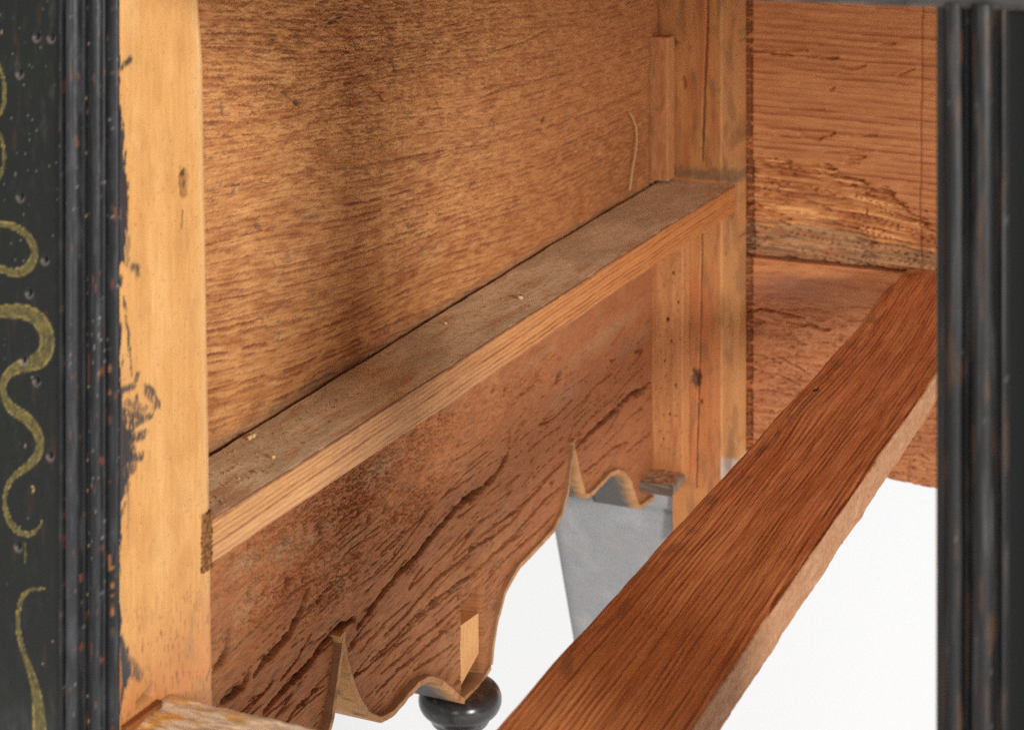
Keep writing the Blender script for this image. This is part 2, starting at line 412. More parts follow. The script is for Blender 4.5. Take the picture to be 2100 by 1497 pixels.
def apron_board():
    y = np.unique(np.concatenate([spaced(44, 541, 780, 1.65), PY_, PY_ + 0.25, PY_ - 0.25]))
    y = y[(y >= 44) & (y <= 541)]
    zb = np.interp(y, PY_, PZ_)
    zr = np.linspace(min(zb) - 0.2, ZTOP, 400)
    Z = np.maximum(zr[:, None], zb[None, :])
    Y = np.broadcast_to(y, Z.shape)
    under = zr[:, None] <= zb[None, :]
    dead = under[1:, 1:] & under[:-1, 1:] & under[1:, :-1] & under[:-1, :-1]
    Yf = Y.astype(np.float32); Zf = Z.astype(np.float32)
    v = Zf - 0.035 * Yf + 2.4 * fbm(Yf / 80, Zf / 40, 2, 211) + 0.3 * fbm(Yf / 16, Zf / 9, 2, 212)
    L = [([(1048, 879), (1042, 930), (1015, 975), (990, 1003), (950, 1030), (920, 1063), (877, 1111), (849, 1146), (814, 1180), (791, 1211), (769, 1240), (754, 1262), (735, 1285)], 1.7, 5.0),
         ([(637, 1205), (624, 1231), (623, 1246), (603, 1280), (594, 1303), (580, 1317), (563, 1337), (543, 1354), (523, 1383)], 1.8, 5.0),
         ([(511, 1380), (500, 1409), (483, 1420), (457, 1440)], 1.5, 4.0), ([(478, 1290), (470, 1330), (460, 1352), (442, 1366)], 1.6, 3.0),
         ([(729, 1269), (705, 1281), (689, 1294), (666, 1320), (646, 1346), (620, 1380), (591, 1403), (563, 1434), (540, 1457)], 1.5, 4.5),
         ([(1060, 1060), (1017, 1097), (980, 1117), (949, 1146), (923, 1166), (894, 1191), (866, 1223), (843, 1251), (817, 1277), (790, 1300)], 1.0, 3.5),
         ([(1075, 1090), (1017, 1134), (977, 1169), (949, 1191), (911, 1217), (877, 1246), (843, 1277), (806, 1314), (760, 1355)], 1.0, 3.5),
         ([(946, 1200), (903, 1234), (866, 1263), (829, 1303), (791, 1337), (720, 1394)], 0.8, 2.5),
         ([(990, 1190), (945, 1238), (905, 1275), (860, 1310), (820, 1350), (780, 1380)], 0.8, 2.5),
         ([(940, 1275), (900, 1305), (855, 1345), (815, 1375), (770, 1420)], 0.9, 2.6), ([(930, 1320), (890, 1350), (850, 1375)], 0.8, 2.2),
         ([(1343, 774), (1313, 801), (1295, 807), (1271, 831), (1247, 855), (1211, 888), (1181, 918)], 1.5, 4.0),
         ([(1290, 905), (1255, 920), (1225, 950), (1195, 970)], 0.8, 2.0), ([(1340, 880), (1310, 905), (1285, 930)], 0.8, 2.0),
         ([(1158, 945), (1129, 974), (1099, 1008), (1072, 1034), (1050, 1053), (1010, 1082)], 1.1, 3.0), ([(1151, 997), (1117, 1027), (1072, 1075), (1050, 1102), (1010, 1140)], 1.0, 3.0),
         ([(1140, 1050), (1100, 1090), (1050, 1135), (1020, 1165), (990, 1200)], 0.8, 2.5), ([(1165, 905), (1172, 888), (1176, 872)], 0.9, 2.0),
         ([(640, 1300), (610, 1350), (575, 1395)], 0.7, 1.8), ([(655, 1410), (620, 1440), (590, 1470)], 0.9, 2.5), ([(690, 1190), (668, 1215), (652, 1240)], 0.8, 1.8),
         ([(1100, 790), (1060, 815)], 0.8, 1.2), ([(1153, 760), (1140, 782)], 1.6, 2.0), ([(560, 1395), (520, 1440)], 0.7, 2.0), ([(690, 1300), (700, 1322)], 1.2, 3.0),
         ([(810, 1130), (807, 1140)], 1.0, 2.0)]
    L = [(p, w_ * (1.35 if w_ >= 1.5 else 0.9), d_ * 2.2) for p, w_, d_ in L]
    dep, lip = carve(Yf, Zf, L, plP, 0.7, 301, 1.0, 0.7)
    halo, _ = carve(Yf, Zf, [(p, w_ * 2.0, 0.5) for p, w_, d_ in L if w_ >= 1.4], plP, 0.7, 301, 1.0, 0.0)
    dep = np.maximum(dep, halo)
    pits = [(661, 1086), (586, 1108), (550, 1209), (517, 1212), (592, 1197), (514, 1120), (791, 1040), (812, 1058), (740, 1050), (655, 1075), (600, 1188), (625, 1180), (700, 1040), (770, 1020), (830, 1040), (760, 1062), (1035, 800), (1105, 770), (1010, 795), (880, 860), (850, 885), (905, 850)]
    pd, _ = carve(Yf, Zf, [([(a - 3, b + 6), (a + 5, b - 7)], 2.4, 6.5) for a, b in pits], plP, 1.0, 401)
    rough = blobs(Yf, Zf, [(760, 990, 150, 60, 1.0), (640, 1060, 120, 60, 0.9), (600, 1190, 120, 40, 0.9), (880, 900, 90, 40, 0.8), (690, 1190, 60, 50, 0.7), (1060, 800, 80, 40, 0.4), (560, 1110, 100, 40, 0.8), (850, 1030, 60, 40, 0.8)], plP, 411)
    wz = v + 0.5 * fbm(Yf / 9, Zf / 5, 3, 421)
    tear = 1 - ss(0.0, 0.15, np.abs(fbm(Yf / 7, wz / 1.8, 3, 431)))
    tear2 = 1 - ss(0.0, 0.12, np.abs(fbm(Yf / 13, wz / 2.6, 3, 433)))
    # fine splits along the grain, thicker to the lower right
    dens = ss(-215, -265, Zf + 0.05 * Yf)
    wq = v + 0.25 * fbm(Yf / 10, Zf / 6, 2, 422); lv = fbm(Yf / 95, wq / 6.5, 1, 441); lv2 = fbm(Yf / 80, wq / 4.2, 1, 443)
    long1 = (1 - ss(0.02, 0.06, np.abs(lv))) * ss(-0.15, 0.15, fbm(Yf / 30, wz / 9, 2, 445))
    long2 = (1 - ss(0.02, 0.07, np.abs(lv2))) * ss(0.0, 0.25, fbm(Yf / 22, wz / 8, 2, 447))
    fc = np.maximum(long1, 0.6 * long2) * (0.06 + 0.94 * dens)
    hat = ss(0.16, 0.42, fbm(Yf / 11, wz / 0.95, 3, 449))
    fib = fbm(Yf / 9, wz / 0.8, 3, 451); fib2 = fbm(Yf / 3, wz / 0.6, 2, 453)
    # split shingle-like steps: saw-tooth relief along the grain
    ph = wz / 5.0; kk = np.floor(ph); fr = ph - kk
    step = (fr ** 1.5) * (0.3 + 0.9 * rnd(kk.astype(np.int64), 77)) * dens * ss(-0.3, 0.3, fbm(Yf / 25, wz / 5, 2, 461))
    saw = pn(Yf / 0.55, Zf / 30, 471) * ss(-0.1, 0.3, fbm(Yf / 30, Zf / 18, 2, 472))
    h = 1.2 * fbm(Yf / 70, Zf / 40, 2, 481) + 0.07 * fib + 0.05 * fib2 + 0.06 * step + 0.05 * saw - 1.8 * fc - 0.08 * hat * (0.3 + 0.7 * dens) - dep - pd * (0.6 + 0.6 * fib) - 2.0 * rough * tear - 0.6 * rough * tear2
    h += 0.06 * fbm(Yf / 3, Zf / 1.6, 3, 483)
    # slot cut for the tenon of the drop
    (ya, yb), (za, zb2) = (TEN[0][0], TEN[0][1]), (TEN[1][0], TEN[1][2])
    slot = ((Yf > ya) & (Yf < yb) & (Zf < za - 5.5 + 0.10 * (Yf - ya)))
    h = np.where(slot, -9.0, h)
    sawl = ((np.abs(Yf - ya) < 0.5) | (np.abs(Yf - yb) < 0.5)) & (Zf < za + 4)
    h = np.where(sawl & ~slot, h - 3.0, h)
    C = flat(Y.shape, (170, 120, 80))
    C = mix(C, col((184, 136, 92)), 0.6 * ss(0.0, 0.5, fbm(Yf / 28, Zf / 16, 3, 501)))
    C = mix(C, col((148, 100, 70)), 0.6 * ss(-0.1, 0.5, fbm(Yf / 22, wz / 9, 3, 503)))
    C = mix(C, col((184, 116, 66)), 0.55 * rough * ss(-0.2, 0.4, fib2))
    C = mix(C, col((176, 104, 62)), 0.4 * rough * ss(0.0, 0.5, fib))
    C = mix(C, col((106, 68, 46)), 0.42 * ss(0.0, 0.45, fib))
    C = mix(C, col((196, 146, 100)), 0.3 * ss(0.05, 0.5, -fib))
    C = mix(C, col((178, 104, 62)), 0.4 * ss(0.0, 0.5, fbm(Yf / 5, wz / 2, 2, 505)))
    C = mix(C, col((176, 112, 74)), 0.45 * ss(300, 430, Yf))
    dust = blobs(Yf, Zf, [(585, 1122, 30, 16, 0.8), (640, 1108, 50, 16, 0.7), (505, 1160, 30, 20, 0.7), (780, 960, 40, 16, 0.7), (720, 1110, 60, 20, 0.4), (500, 1260, 50, 30, 0.4), (700, 1190, 8, 24, 0.7), (692, 1282, 8, 14, 0.95), (1240, 690, 80, 16, 0.5), (1290, 710, 50, 14, 0.4), (1110, 730, 50, 10, 0.4), (1160, 810, 30, 20, 0.4), (920, 1320, 10, 10, 0.5), (935, 1340, 16, 16, 0.35)], plP, 511)
    C = mix(C, col((170, 152, 130)), np.clip(dust * (0.8 + 0.8 * fbm(Yf / 3, Zf / 2, 3, 512)), 0, 0.9))
    C = mix(C, col((150, 124, 98)), 0.3 * ss(0.25, 0.6, fbm(Yf / 18, Zf / 8, 3, 513)))
    C = mix(C, col((152, 92, 52)), 0.5 * blobs(Yf, Zf, [(560, 1260, 60, 50, 0.7), (660, 1120, 90, 30, 0.8), (1050, 860, 70, 40, 0.4)], plP, 521))
    C = mix(C, col((74, 50, 36)), 0.75 * ss(1.2, 4.0, dep) + 0.3 * ss(0.3, 0.9, fc) * (dep < 1.2))  # split insides darker with depth: shade put into the colour, plus old grime
    C = C * col((0.92, 0.86, 0.79))
    P = np.stack([xP(Y) + h, Y, Z], -1)
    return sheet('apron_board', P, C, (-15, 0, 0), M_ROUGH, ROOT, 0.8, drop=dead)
APRON = apron_board()

def tenon():
    y0, y1 = TEN[0][0] + 0.8, TEN[0][1] - 0.6
    z1 = plP(965, 1268)[1]; z0 = plP(965, 1392)[1]
    y = np.linspace(y0, y1, 36); z = np.linspace(z0, z1, 60)
    Z, Y = np.meshgrid(z, y, indexing='ij'); Yf = Y.astype(np.float32); Zf = Z.astype(np.float32)
    cut = 0.42 * (Y - y0) * (Z - z0 < 9)
    Zs = Z + np.where(Z < z0 + 14, (1 - (Z - z0) / 14) * 0.30 * (Y - y0), 0) - 0.12 * (Y - y0) * np.clip((Z - z0) / (z1 - z0), 0, 1) ** 3
    C = mix(flat(Y.shape, (214, 164, 104)), col((190, 136, 84)), 0.5 * ss(-0.2, 0.5, fbm(Yf / 1.5, Zf / 12, 3, 551)))
    P = np.stack([xP(Y) - 1.2 + 0.08 * fbm(Yf / 2, Zf / 8, 3, 552), Y, Zs], -1)
    sheet('tenon', P, C, (-7.3, 0, 0), M_VERT, APRON, 0.7)
tenon()

def edge_beads():
    """thin bent strips nailed along the scalloped edge, standing a little proud of the inner face"""
    pieces = [(0, 7), (7, 20), (20, 23), (23, 33), (33, 36), (36, len(PY_) - 1)]
    for n, (i, j) in enumerate(pieces):
        yy, zz = PY_[i:j + 1].copy(), PZ_[i:j + 1].copy()
        s = np.concatenate([[0], np.cumsum(np.hypot(np.diff(yy), np.diff(zz)))])
        m = max(10, int(s[-1] / 0.8))
        t = np.linspace(0, s[-1], m)
        Yc = np.interp(t, s, yy); Zc = np.interp(t, s, zz)
        for _ in range(6):                       # ease the measured corners
            Yc[1:-1] = (Yc[:-2] + 2 * Yc[1:-1] + Yc[2:]) / 4; Zc[1:-1] = (Zc[:-2] + 2 * Zc[1:-1] + Zc[2:]) / 4
        ty = np.gradient(Yc); tz = np.gradient(Zc); l = np.hypot(ty, tz); ty /= l; tz /= l
        ny, nz = tz, -ty                         # away from the board (downwards)
        inn = (2.9 if n in (0, 1) else 1.7) + 0.4 * fbm(t / 9, t * 0 + n, 2, 600 + n)
        th = 2.3 if n != 2 else 2.0
        prof = []
        k = 10
        for a in np.linspace(0, 1, k): prof.append((-24 + (24 + 1) * a, th, 0))       # outer skin (a: from outer face to inner lip)
        prof += [(1.0, th * 0.8, 1), (1.0, th * 0.5, 1), (1.0, th * 0.2, 1)]
        for a in np.linspace(0, 1, 6): prof.append((1 - 25 * a, 0.0, 2))
        prof = np.array(prof)
        X0 = xP(Yc)[:, None]
        A = np.where(prof[None, :, 0] > -4, inn[:, None] * (prof[None, :, 0] >= 0.99) + prof[None, :, 0] * (prof[None, :, 0] < 0.99), prof[None, :, 0])
        off = prof[None, :, 1] * (1 + 0.08 * fbm(t / 5, t * 0, 2, 610 + n)[:, None])
        P = np.stack([X0 + A, Yc[:, None] + ny[:, None] * off, Zc[:, None] + nz[:, None] * off], -1)
        T = np.broadcast_to(t[:, None], P.shape[:2]).astype(np.float32); Av = np.broadcast_to(A, P.shape[:2]).astype(np.float32)
        C = flat(P.shape[:2], (186, 140, 96))
        C = mix(C, col((150, 104, 66)), 0.6 * ss(-0.2, 0.5, fbm(T / 9, Av / 1.2, 3, 620 + n)))
        C = mix(C, col((112, 80, 56)), 0.5 * ss(0.2, 0.6, fbm(T / 3, Av / 2, 3, 630 + n)))
        outer = (prof[None, :, 2] == 0) & (Av < 1.5)
        pm = outer * ss(-2, -6, Av + 3 * fbm(T / 6, Av / 4, 3, 640 + n))
        if n in (1,):
            pm = pm * ss(0.55, 0.62, T / s[-1] + 0.05 * fbm(T / 4, Av / 3, 2, 641))
            C = mix(C, col((206, 156, 92)), 0.6 * outer * (T / s[-1] < 0.5))
            C = mix(C, col((84, 66, 52)), 0.7 * outer * ss(0.15, 0.5, fbm(T / 5, Av / 2.0, 3, 643)))
        C = mix(C, col((92, 94, 98)), 0.92 * pm)
        C = mix(C, col((120, 84, 60)), 0.7 * (prof[None, :, 2] == 2) * np.ones_like(T))  # top face darkened: shade above the overhanging strip put into the colour
        tube_loop('edge_bead', P, C, M_DUST, APRON, 0.6)
edge_beads()

# ------------------------------------------------------------------ turned parts
def lathe(name, cx, cy, prof, seg, colr, mat, parent, rough, square=False, seed=0):
    p = np.array(prof, float)
    an = np.linspace(0, 2 * math.pi, seg, endpoint=False)
    R = np.ones_like(an)
    P = np.zeros((len(p), seg, 3))
    P[..., 0] = cx + p[:, 0:1] * np.cos(an)[None]; P[..., 1] = cy + p[:, 0:1] * np.sin(an)[None]; P[..., 2] = p[:, 1:2]
    Zf = P[..., 2].astype(np.float32); Af = np.broadcast_to(an[None] * 10, Zf.shape).astype(np.float32)
    C = mix(flat(Zf.shape, colr), col((150, 118, 92)), 0.5 * ss(0.35, 0.6, fbm(Af / 2, Zf / 4, 3, 700 + seed)))
    C = mix(C, col((40, 38, 38)), 0.4 * ss(0, 0.5, fbm(Af / 6, Zf / 3, 3, 701 + seed)))
    return tube_loop(name, P, C, mat, parent, rough)
def smooth_prof(keys, n):
    k = np.array(keys, float); s = np.concatenate([[0], np.cumsum(np.hypot(*np.diff(k, axis=0).T))])
    t = np.linspace(0, s[-1], n)
    r = np.interp(t, s, k[:, 0]); z = np.interp(t, s, k[:, 1])
    for _ in range(2):
        r[1:-1] = (r[:-2] + 2 * r[1:-1] + r[2:]) / 4; z[1:-1] = (z[:-2] + 2 * z[1:-1] + z[2:]) / 4
    return np.stack([r, z], -1)
def pendant():
    yc, zt = plP(970, 1396)
    xc = xP(yc) - 6
    z = lambda py: plP(948, py)[1]
    zc = plP(942, 1428)[1] - 8.3; R = 17.6; Rz = 6.0
    keys = [(0.5, zc + Rz), (6, zc + Rz)] + [(R - 5 + 5 * math.cos(a) if abs(a) < 1.2 else (R - 5) * 1.0 + 5 * math.cos(a), zc + Rz * math.sin(a)) for a in np.linspace(1.35, -1.35, 16)]
    keys += [(12.4, zc - 7.9), (12.6, zc - 8.6), (12.0, zc - 9.6), (9.8, zc - 10.6), (9.2, zc - 12), (8.8, zc - 16), (8.2, zc - 20), (10, zc - 25), (14, zc - 32), (15.5, zc - 40), (14, zc - 48), (10, zc - 56), (5, zc - 62), (3.5, zc - 65), (5, zc - 68), (4, zc - 72), (0.5, zc - 74)]
    lathe('pendant_drop', xc, yc, smooth_prof(keys, 120), 64, (44, 43, 43), M_GLOSS, ROOT, 0.24)
pendant()

# ------------------------------------------------------------------ drawer runner with its dusty top
def runner():
    y = spaced(43.5, 557, 620, 1.7)
    prof = rect_profile(-320.0, XJ, -212.6, -197.9, 0.5, (6, 56, 110, 4))
    def fn(U, A, B, F):
        Uf = U.astype(np.float32); Af = A.astype(np.float32); Bf = B.astype(np.float32)
        h = np.zeros(U.shape, np.float32)
        wob = 0.5 * fbm(Uf / 40, Uf * 0, 3, 801)
        face = F == 1; top = F == 2
        # inner face: straight grain crossing slowly
        v = Bf - 0.012 * Uf + 0.7 * fbm(Uf / 60, Bf / 8, 3, 803) + 0.12 * fbm(Uf / 8, Bf / 2, 3, 804)
        r1, _ = rings(v, 1.9, 811, 0.4); r2, _ = rings(v, 0.75, 813, 0.4)
        brk = ss(-0.4, 0.3, fbm(Uf / 20, v / 1.5, 3, 815))
        fib = fbm(Uf / 7, v / 0.35, 3, 817)
        C = flat(U.shape, (214, 164, 106))
        C = mix(C, col((206, 136, 74)), ss(120, 420, Uf + 40 * fbm(Uf / 50, Bf / 5, 2, 821)))
        C = mix(C, col((132, 76, 42)), np.clip(1.0 * r1 * (0.35 + 0.65 * brk) + 0.4 * r2, 0, 0.9))
        C = mix(C, col((150, 92, 54)), 0.32 * ss(0.05, 0.5, fib))
        C = mix(C, col((218, 172, 122)), 0.4 * ss(-204, -211, Bf - 3 * fbm(Uf / 20, Bf / 3, 3, 823)) * (1 - ss(150, 300, Uf)))  # pale lower front: dust, with the white floor's reflection put into the colour
        C = mix(C, col((200, 150, 98)), 0.5 * ss(0.1, 0.5, fbm(Uf / 18, Bf / 4, 3, 825)) * (1 - ss(200, 330, Uf)))
        C = mix(C, col((100, 62, 44)), 0.7 * ss(-199.3, -198.1, Bf + 0.5 * fbm(Uf / 5, Bf * 0, 3, 827)))
        hf = 0.03 * fib - 0.05 * r1 * brk + 0.15 * fbm(Uf / 30, Bf / 6, 2, 829)
        # dusty top
        g = fbm(Uf / 2.2, Af / 2.2, 3, 831); big = fbm(Uf / 40, Af / 14, 3, 833)
        D = flat(U.shape, (206, 194, 176))
        D = mix(D, col((176, 162, 144)), 0.8 * ss(-0.2, 0.4, big))
        D = mix(D, col((182, 146, 120)), 0.7 * ss(0.14, 0.45, fbm(Uf / 26, Af / 6, 3, 835) + 0.25 * ss(-300, -291, Af) - 0.1))
        D = mix(D, col((156, 136, 118)), 0.5 * ss(0.1, 0.5, g))
        D = mix(D, col((212, 196, 174)), 0.35 * ss(0.15, 0.5, -g))
        D = mix(D, col((186, 168, 148)), 0.35 * ss(300, 520, Uf))
        D = D * col((1.10, 1.09, 1.0))
        ht = 0.08 * g + 0.3 * big
        C = np.where(top[..., None], D, C)
        h = np.where(top, ht * ss(0, 3, XJ - Af), np.where(face, hf, 0))
        # edges worn along the length
        h = h + np.where(face & (Bf > -198.9), -0.4 * ss(0, 0.5, fbm(Uf / 14, Bf * 0, 3, 841)), 0)
        return h, C, np.where(top, 0.95, 0.62)
    def shift(U, A, B):
        uf = U.astype(np.float32)
        gap = 2.0 + 0.5 * fbm(uf / 25, uf * 0 + 7, 3, 855)
        dxa = 0.45 * fbm(uf / 70, uf * 0, 2, 851) * (A > -300) + (A - XJ) / (-320.0 - XJ) * (xP(U) + gap + 320.0); dz = 0.5 * fbm(uf / 60, uf * 0 + 3, 2, 853)
        return dxa, dz - (B + 212.6) / 14.7 * 2.0 * ss(420, 40, uf)
    bar('drawer_runner', 'Y', y, prof, fn, M_BEAM, ROOT, shift)
    # rough torn end packing where the runner is housed in the front post
    pz = np.linspace(-213.5, -197, 40); py_ = np.linspace(37.5, 44.2, 18)
    Z, Y = np.meshgrid(pz, py_, indexing='ij'); Yf = Y.astype(np.float32); Zf = Z.astype(np.float32)
    nn = fbm(Yf / 1.2, Zf / 0.8, 3, 861)
    C = mix(flat(Y.shape, (150, 108, 66)), col((84, 58, 36)), ss(-0.2, 0.4, nn))
    hh = 0.7 * nn - 1.4 * ss(40, 37.5, Yf) - 0.5
    sheet('housing_end_grain', np.stack([XJ + 1.0 + hh, Y, Z], -1), C, (-3, 0, 0), M_DUST, ROOT, 0.9)
runner()

# ------------------------------------------------------------------ front post: bare jamb inside, japanned face and bead moulding outside
ZB, ZT = -330.0, -26.0
def plJ(px, py): return unX(px, py, XJ)
def plF(px, py): return unY(px, py, 0.0)
YB = np.array([(-200, 236), (0, 243), (60, 240), (120, 246), (140, 243), (200, 243), (260, 250), (330, 258), (400, 263), (450, 262), (500, 258), (560, 246), (620, 243), (700, 246), (760, 247), (800, 246), (830, 250), (880, 262), (900, 276), (915, 268), (935, 276), (950, 264), (975, 268), (1000, 258), (1040, 247), (1100, 247), (1200, 242), (1300, 250), (1340, 262), (1380, 268), (1420, 254), (1497, 238), (1700, 236)], float)
def front_post():
    # --- jamb
    y = np.linspace(0.9, 44.0, 118); z = np.linspace(ZB, ZT, 560)
    Z, Y = np.meshgrid(z, y, indexing='ij'); Yf = Y.astype(np.float32); Zf = Z.astype(np.float32)
    yb, zb = plJ(YB[:, 1], YB[:, 0]); o = np.argsort(zb)
    bound = np.interp(Z, zb[o], yb[o]).astype(np.float32)
    rag = 2.2 * fbm(Yf / 1.6, Zf / 6, 4, 901) + 1.2 * fbm(Yf / 0.6, Zf / 4, 3, 903)
    pm = ss(0.35, -0.35, Yf - bound - rag)
    # brush smears on the bare wood
    sm = np.zeros_like(pm)
    for i, (pts, wd, a) in enumerate([([(268, 122), (256, 132), (246, 140)], 0.9, 0.9), ([(300, 800), (322, 826), (312, 850), (294, 862), (278, 840), (282, 815)], 1.0, 0.8), ([(255, 905), (298, 890)], 1.3, 0.8),
                                      ([(250, 800), (276, 790), (283, 768)], 0.9, 0.8), ([(250, 945), (292, 935)], 1.2, 0.8), ([(252, 850), (275, 862), (262, 900)], 1.8, 0.85), ([(250, 880), (270, 925), (255, 985)], 1.8, 0.9), ([(258, 825), (300, 838)], 1.0, 0.5), ([(250, 1010), (262, 1000)], 1.2, 0.8), ([(246, 1060), (254, 1035)], 0.8, 0.7), ([(240, 430), (256, 440)], 1.0, 0.6), ([(254, 610), (262, 680), (270, 770)], 0.5, 0.8), ([(272, 548), (285, 550), (283, 560)], 1.1, 0.7), ([(262, 490), (262, 540)], 1.2, 0.35),
                                      ([(300, 790), (318, 805), (328, 832)], 0.7, 0.8), ([(250, 1345), (285, 1385)], 1.6, 0.6), ([(282, 870), (300, 855)], 0.9, 0.7), ([(250, 970), (275, 960)], 1.4, 0.7)]):
        p = np.array(pts, float); yy, zz = plJ(p[:, 0], p[:, 1])
        d, s, t = seg_dist(Yf + 0.8 * fbm(Yf / 1.2, Zf / 2.5, 3, 911 + i), Zf, np.stack([yy, zz], -1))
        sm = np.maximum(sm, a * ss(wd * 1.5, wd * 0.5, d) * ss(-0.45, 0.0, fbm(Yf / 0.8, Zf / 3, 3, 912 + i)))
    pm = np.maximum(pm, sm)
    chip = np.zeros_like(pm)
    for i, (pts, wd) in enumerate([([(233, 785), (231, 830), (228, 930)], 0.8), ([(226, 665), (228, 780)], 0.5), ([(228, 300), (230, 345)], 0.5), ([(232, 370), (240, 430)], 0.3), ([(233, 1020), (230, 1200)], 0.7), ([(226, 1140), (226, 1170)], 1.0), ([(236, 1250), (246, 1400), (240, 1470)], 1.2)]):
        p = np.array(pts, float); yy, zz = plJ(p[:, 0], p[:, 1])
        d, s, t = seg_dist(Yf, Zf, np.stack([yy, zz], -1))
        chip = np.maximum(chip, ss(wd, wd * 0.5, d + 0.3 * fbm(Yf / 1, Zf / 3, 3, 921 + i)))
    chip = np.maximum(chip, 0.7 * ss(0.36, 0.46, fbm(Yf / 1.2, Zf / 9, 3, 925)) * (Yf > 1.2))
    v = Yf + 1.6 * fbm(Yf / 20, Zf / 80, 3, 931)
    r1, _ = rings(v, 3.1, 933, 0.5)
    fib = fbm(v / 0.5, Zf / 18, 3, 935)
    C = flat(Y.shape, (214, 162, 98))
    C = mix(C, col((200, 146, 84)), 0.45 * r1)
    C = mix(C, col((222, 174, 114)), 0.6 * ss(0, 0.5, fbm(Yf / 12, Zf / 30, 3, 937)))
    C = mix(C, col((196, 142, 82)), 0.5 * ss(0.0, 0.5, fbm(Yf / 8, Zf / 18, 3, 939)))
    C = mix(C, col((200, 144, 86)), 0.3 * ss(0.1, 0.6, fib))
    C = mix(C, col((226, 188, 134)), 0.5 * ss(36, 43, Yf + 2 * fbm(Yf / 3, Zf / 20, 2, 941)))
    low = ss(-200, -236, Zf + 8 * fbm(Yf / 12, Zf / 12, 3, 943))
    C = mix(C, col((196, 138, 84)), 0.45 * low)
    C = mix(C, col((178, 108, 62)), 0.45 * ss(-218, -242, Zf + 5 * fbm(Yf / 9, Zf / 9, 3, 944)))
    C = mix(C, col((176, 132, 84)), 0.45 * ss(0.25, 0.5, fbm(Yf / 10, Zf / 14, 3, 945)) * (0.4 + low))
    spk = ss(0.66, 0.74, fbm(Yf / 0.9, Zf / 1.3, 2, 947)); C = mix(C, col((110, 76, 50)), 0.6 * spk)
    sc = ss(0.42, 0.5, fbm(Yf / 0.8, Zf / 5, 2, 949)) * (0.15 + low); C = mix(C, col((120, 84, 56)), 0.6 * sc)
    ky, kz = plJ(383, 372); kd = np.hypot((Yf - ky) / 2.9, (Zf - kz) / 4.6) * (1 + 0.35 * fbm(Yf / 2, Zf / 2, 3, 951))
    kn = ss(1.1, 0.75, kd)
    C = mix(C, col((150, 102, 58)), 0.75 * kn); C = mix(C, col((58, 44, 34)), 0.75 * ss(1.0, 0.4, np.hypot((Yf - ky) / 1.4, (Zf - kz - 2.6) / 1.6)))
    C = mix(C, col((70, 60, 56)), 0.8 * ss(1.0, 0.3, np.hypot((Yf - ky - 0.9) / 0.7, (Zf - kz + 0.6) / 1.6)))
    d, s, t = seg_dist(Yf, Zf, np.stack(plJ(np.array([380, 376]), np.array([430, 468])), -1)); C = mix(C, col((110, 70, 40)), 0.8 * ss(0.45, 0.15, d))
    bl = mix(flat(Y.shape, (52, 49, 50)), col((70, 68, 72)), 0.6 * ss(0, 0.5, fbm(Yf / 0.7, Zf / 22, 3, 953)))
    bl = mix(bl, col((170, 112, 70)), 0.9 * chip)
    C = mix(C, bl, np.clip(pm, 0, 1))
    h = 0.05 * fib * (1 - pm) + 0.10 * pm * ss(0.3, 1, pm) + 0.3 * fbm(Yf / 18, Zf / 60, 2, 955) - 0.9 * ss(1.0, 0.5, kd) * (0.6 + 0.5 * fbm(Yf / 1.5, Zf / 1.5, 2, 957)) - 0.15 * spk
    ed = 43.4 + 0.5 * fbm(Zf / 25, Zf * 0, 3, 959); h -= 0.8 * ss(ed - 1.6, ed + 0.6, Yf)
    # square notch of the rail joint near the foot of the opening
    ny0, nz0 = plJ(278, 1455); ny1, nz1 = plJ(314, 1398)
    notch = (Yf > ny0) & (Yf < ny1) & (Zf > nz0) & (Zf < nz1 + 0.25 * (Yf - ny1))
    h = np.where(notch, h - 3.5, h); C = np.where(notch[..., None], mix(C, col((120, 84, 56)), np.full(Y.shape, 0.6)), C)
    rgh = 0.62 - 0.22 * pm
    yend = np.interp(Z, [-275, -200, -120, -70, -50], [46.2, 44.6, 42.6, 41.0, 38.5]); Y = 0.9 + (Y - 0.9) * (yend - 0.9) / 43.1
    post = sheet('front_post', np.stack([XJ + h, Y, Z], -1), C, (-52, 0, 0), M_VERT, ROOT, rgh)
    # --- flat japanned face with the gold scroll
    x = np.linspace(-352, -308.2, 96); z = np.linspace(ZB, ZT, 560)
    Z, X = np.meshgrid(z, x, indexing='ij'); Xf = X.astype(np.float32); Zf = Z.astype(np.float32)
    C = flat(X.shape, (30, 31, 28))
    C = mix(C, col((30, 34, 26)), 0.8 * ss(-0.1, 0.4, fbm(Xf / 25, Zf / 30, 3, 961)))
    C = mix(C, col((74, 70, 66)), 0.5 * ss(0.1, 0.6, fbm(Xf / 3, Zf / 8, 4, 963)) * (0.35 + 0.65 * ss(-110, -70, Zf)))
    C = mix(C, col((74, 44, 28)), 0.55 * ss(0.3, 0.6, fbm(Xf / 3, Zf / 16, 3, 965)))
    C = mix(C, col((76, 76, 76)), 0.6 * ss(-226, -250, Zf + 8 * fbm(Xf / 12, Zf / 12, 3, 967)) * (0.6 + 0.6 * fbm(Xf / 2, Zf / 5, 3, 968)))  # grey sheen towards the foot, put into the colour
    scroll = np.zeros_like(Xf); edge = np.zeros_like(Xf)
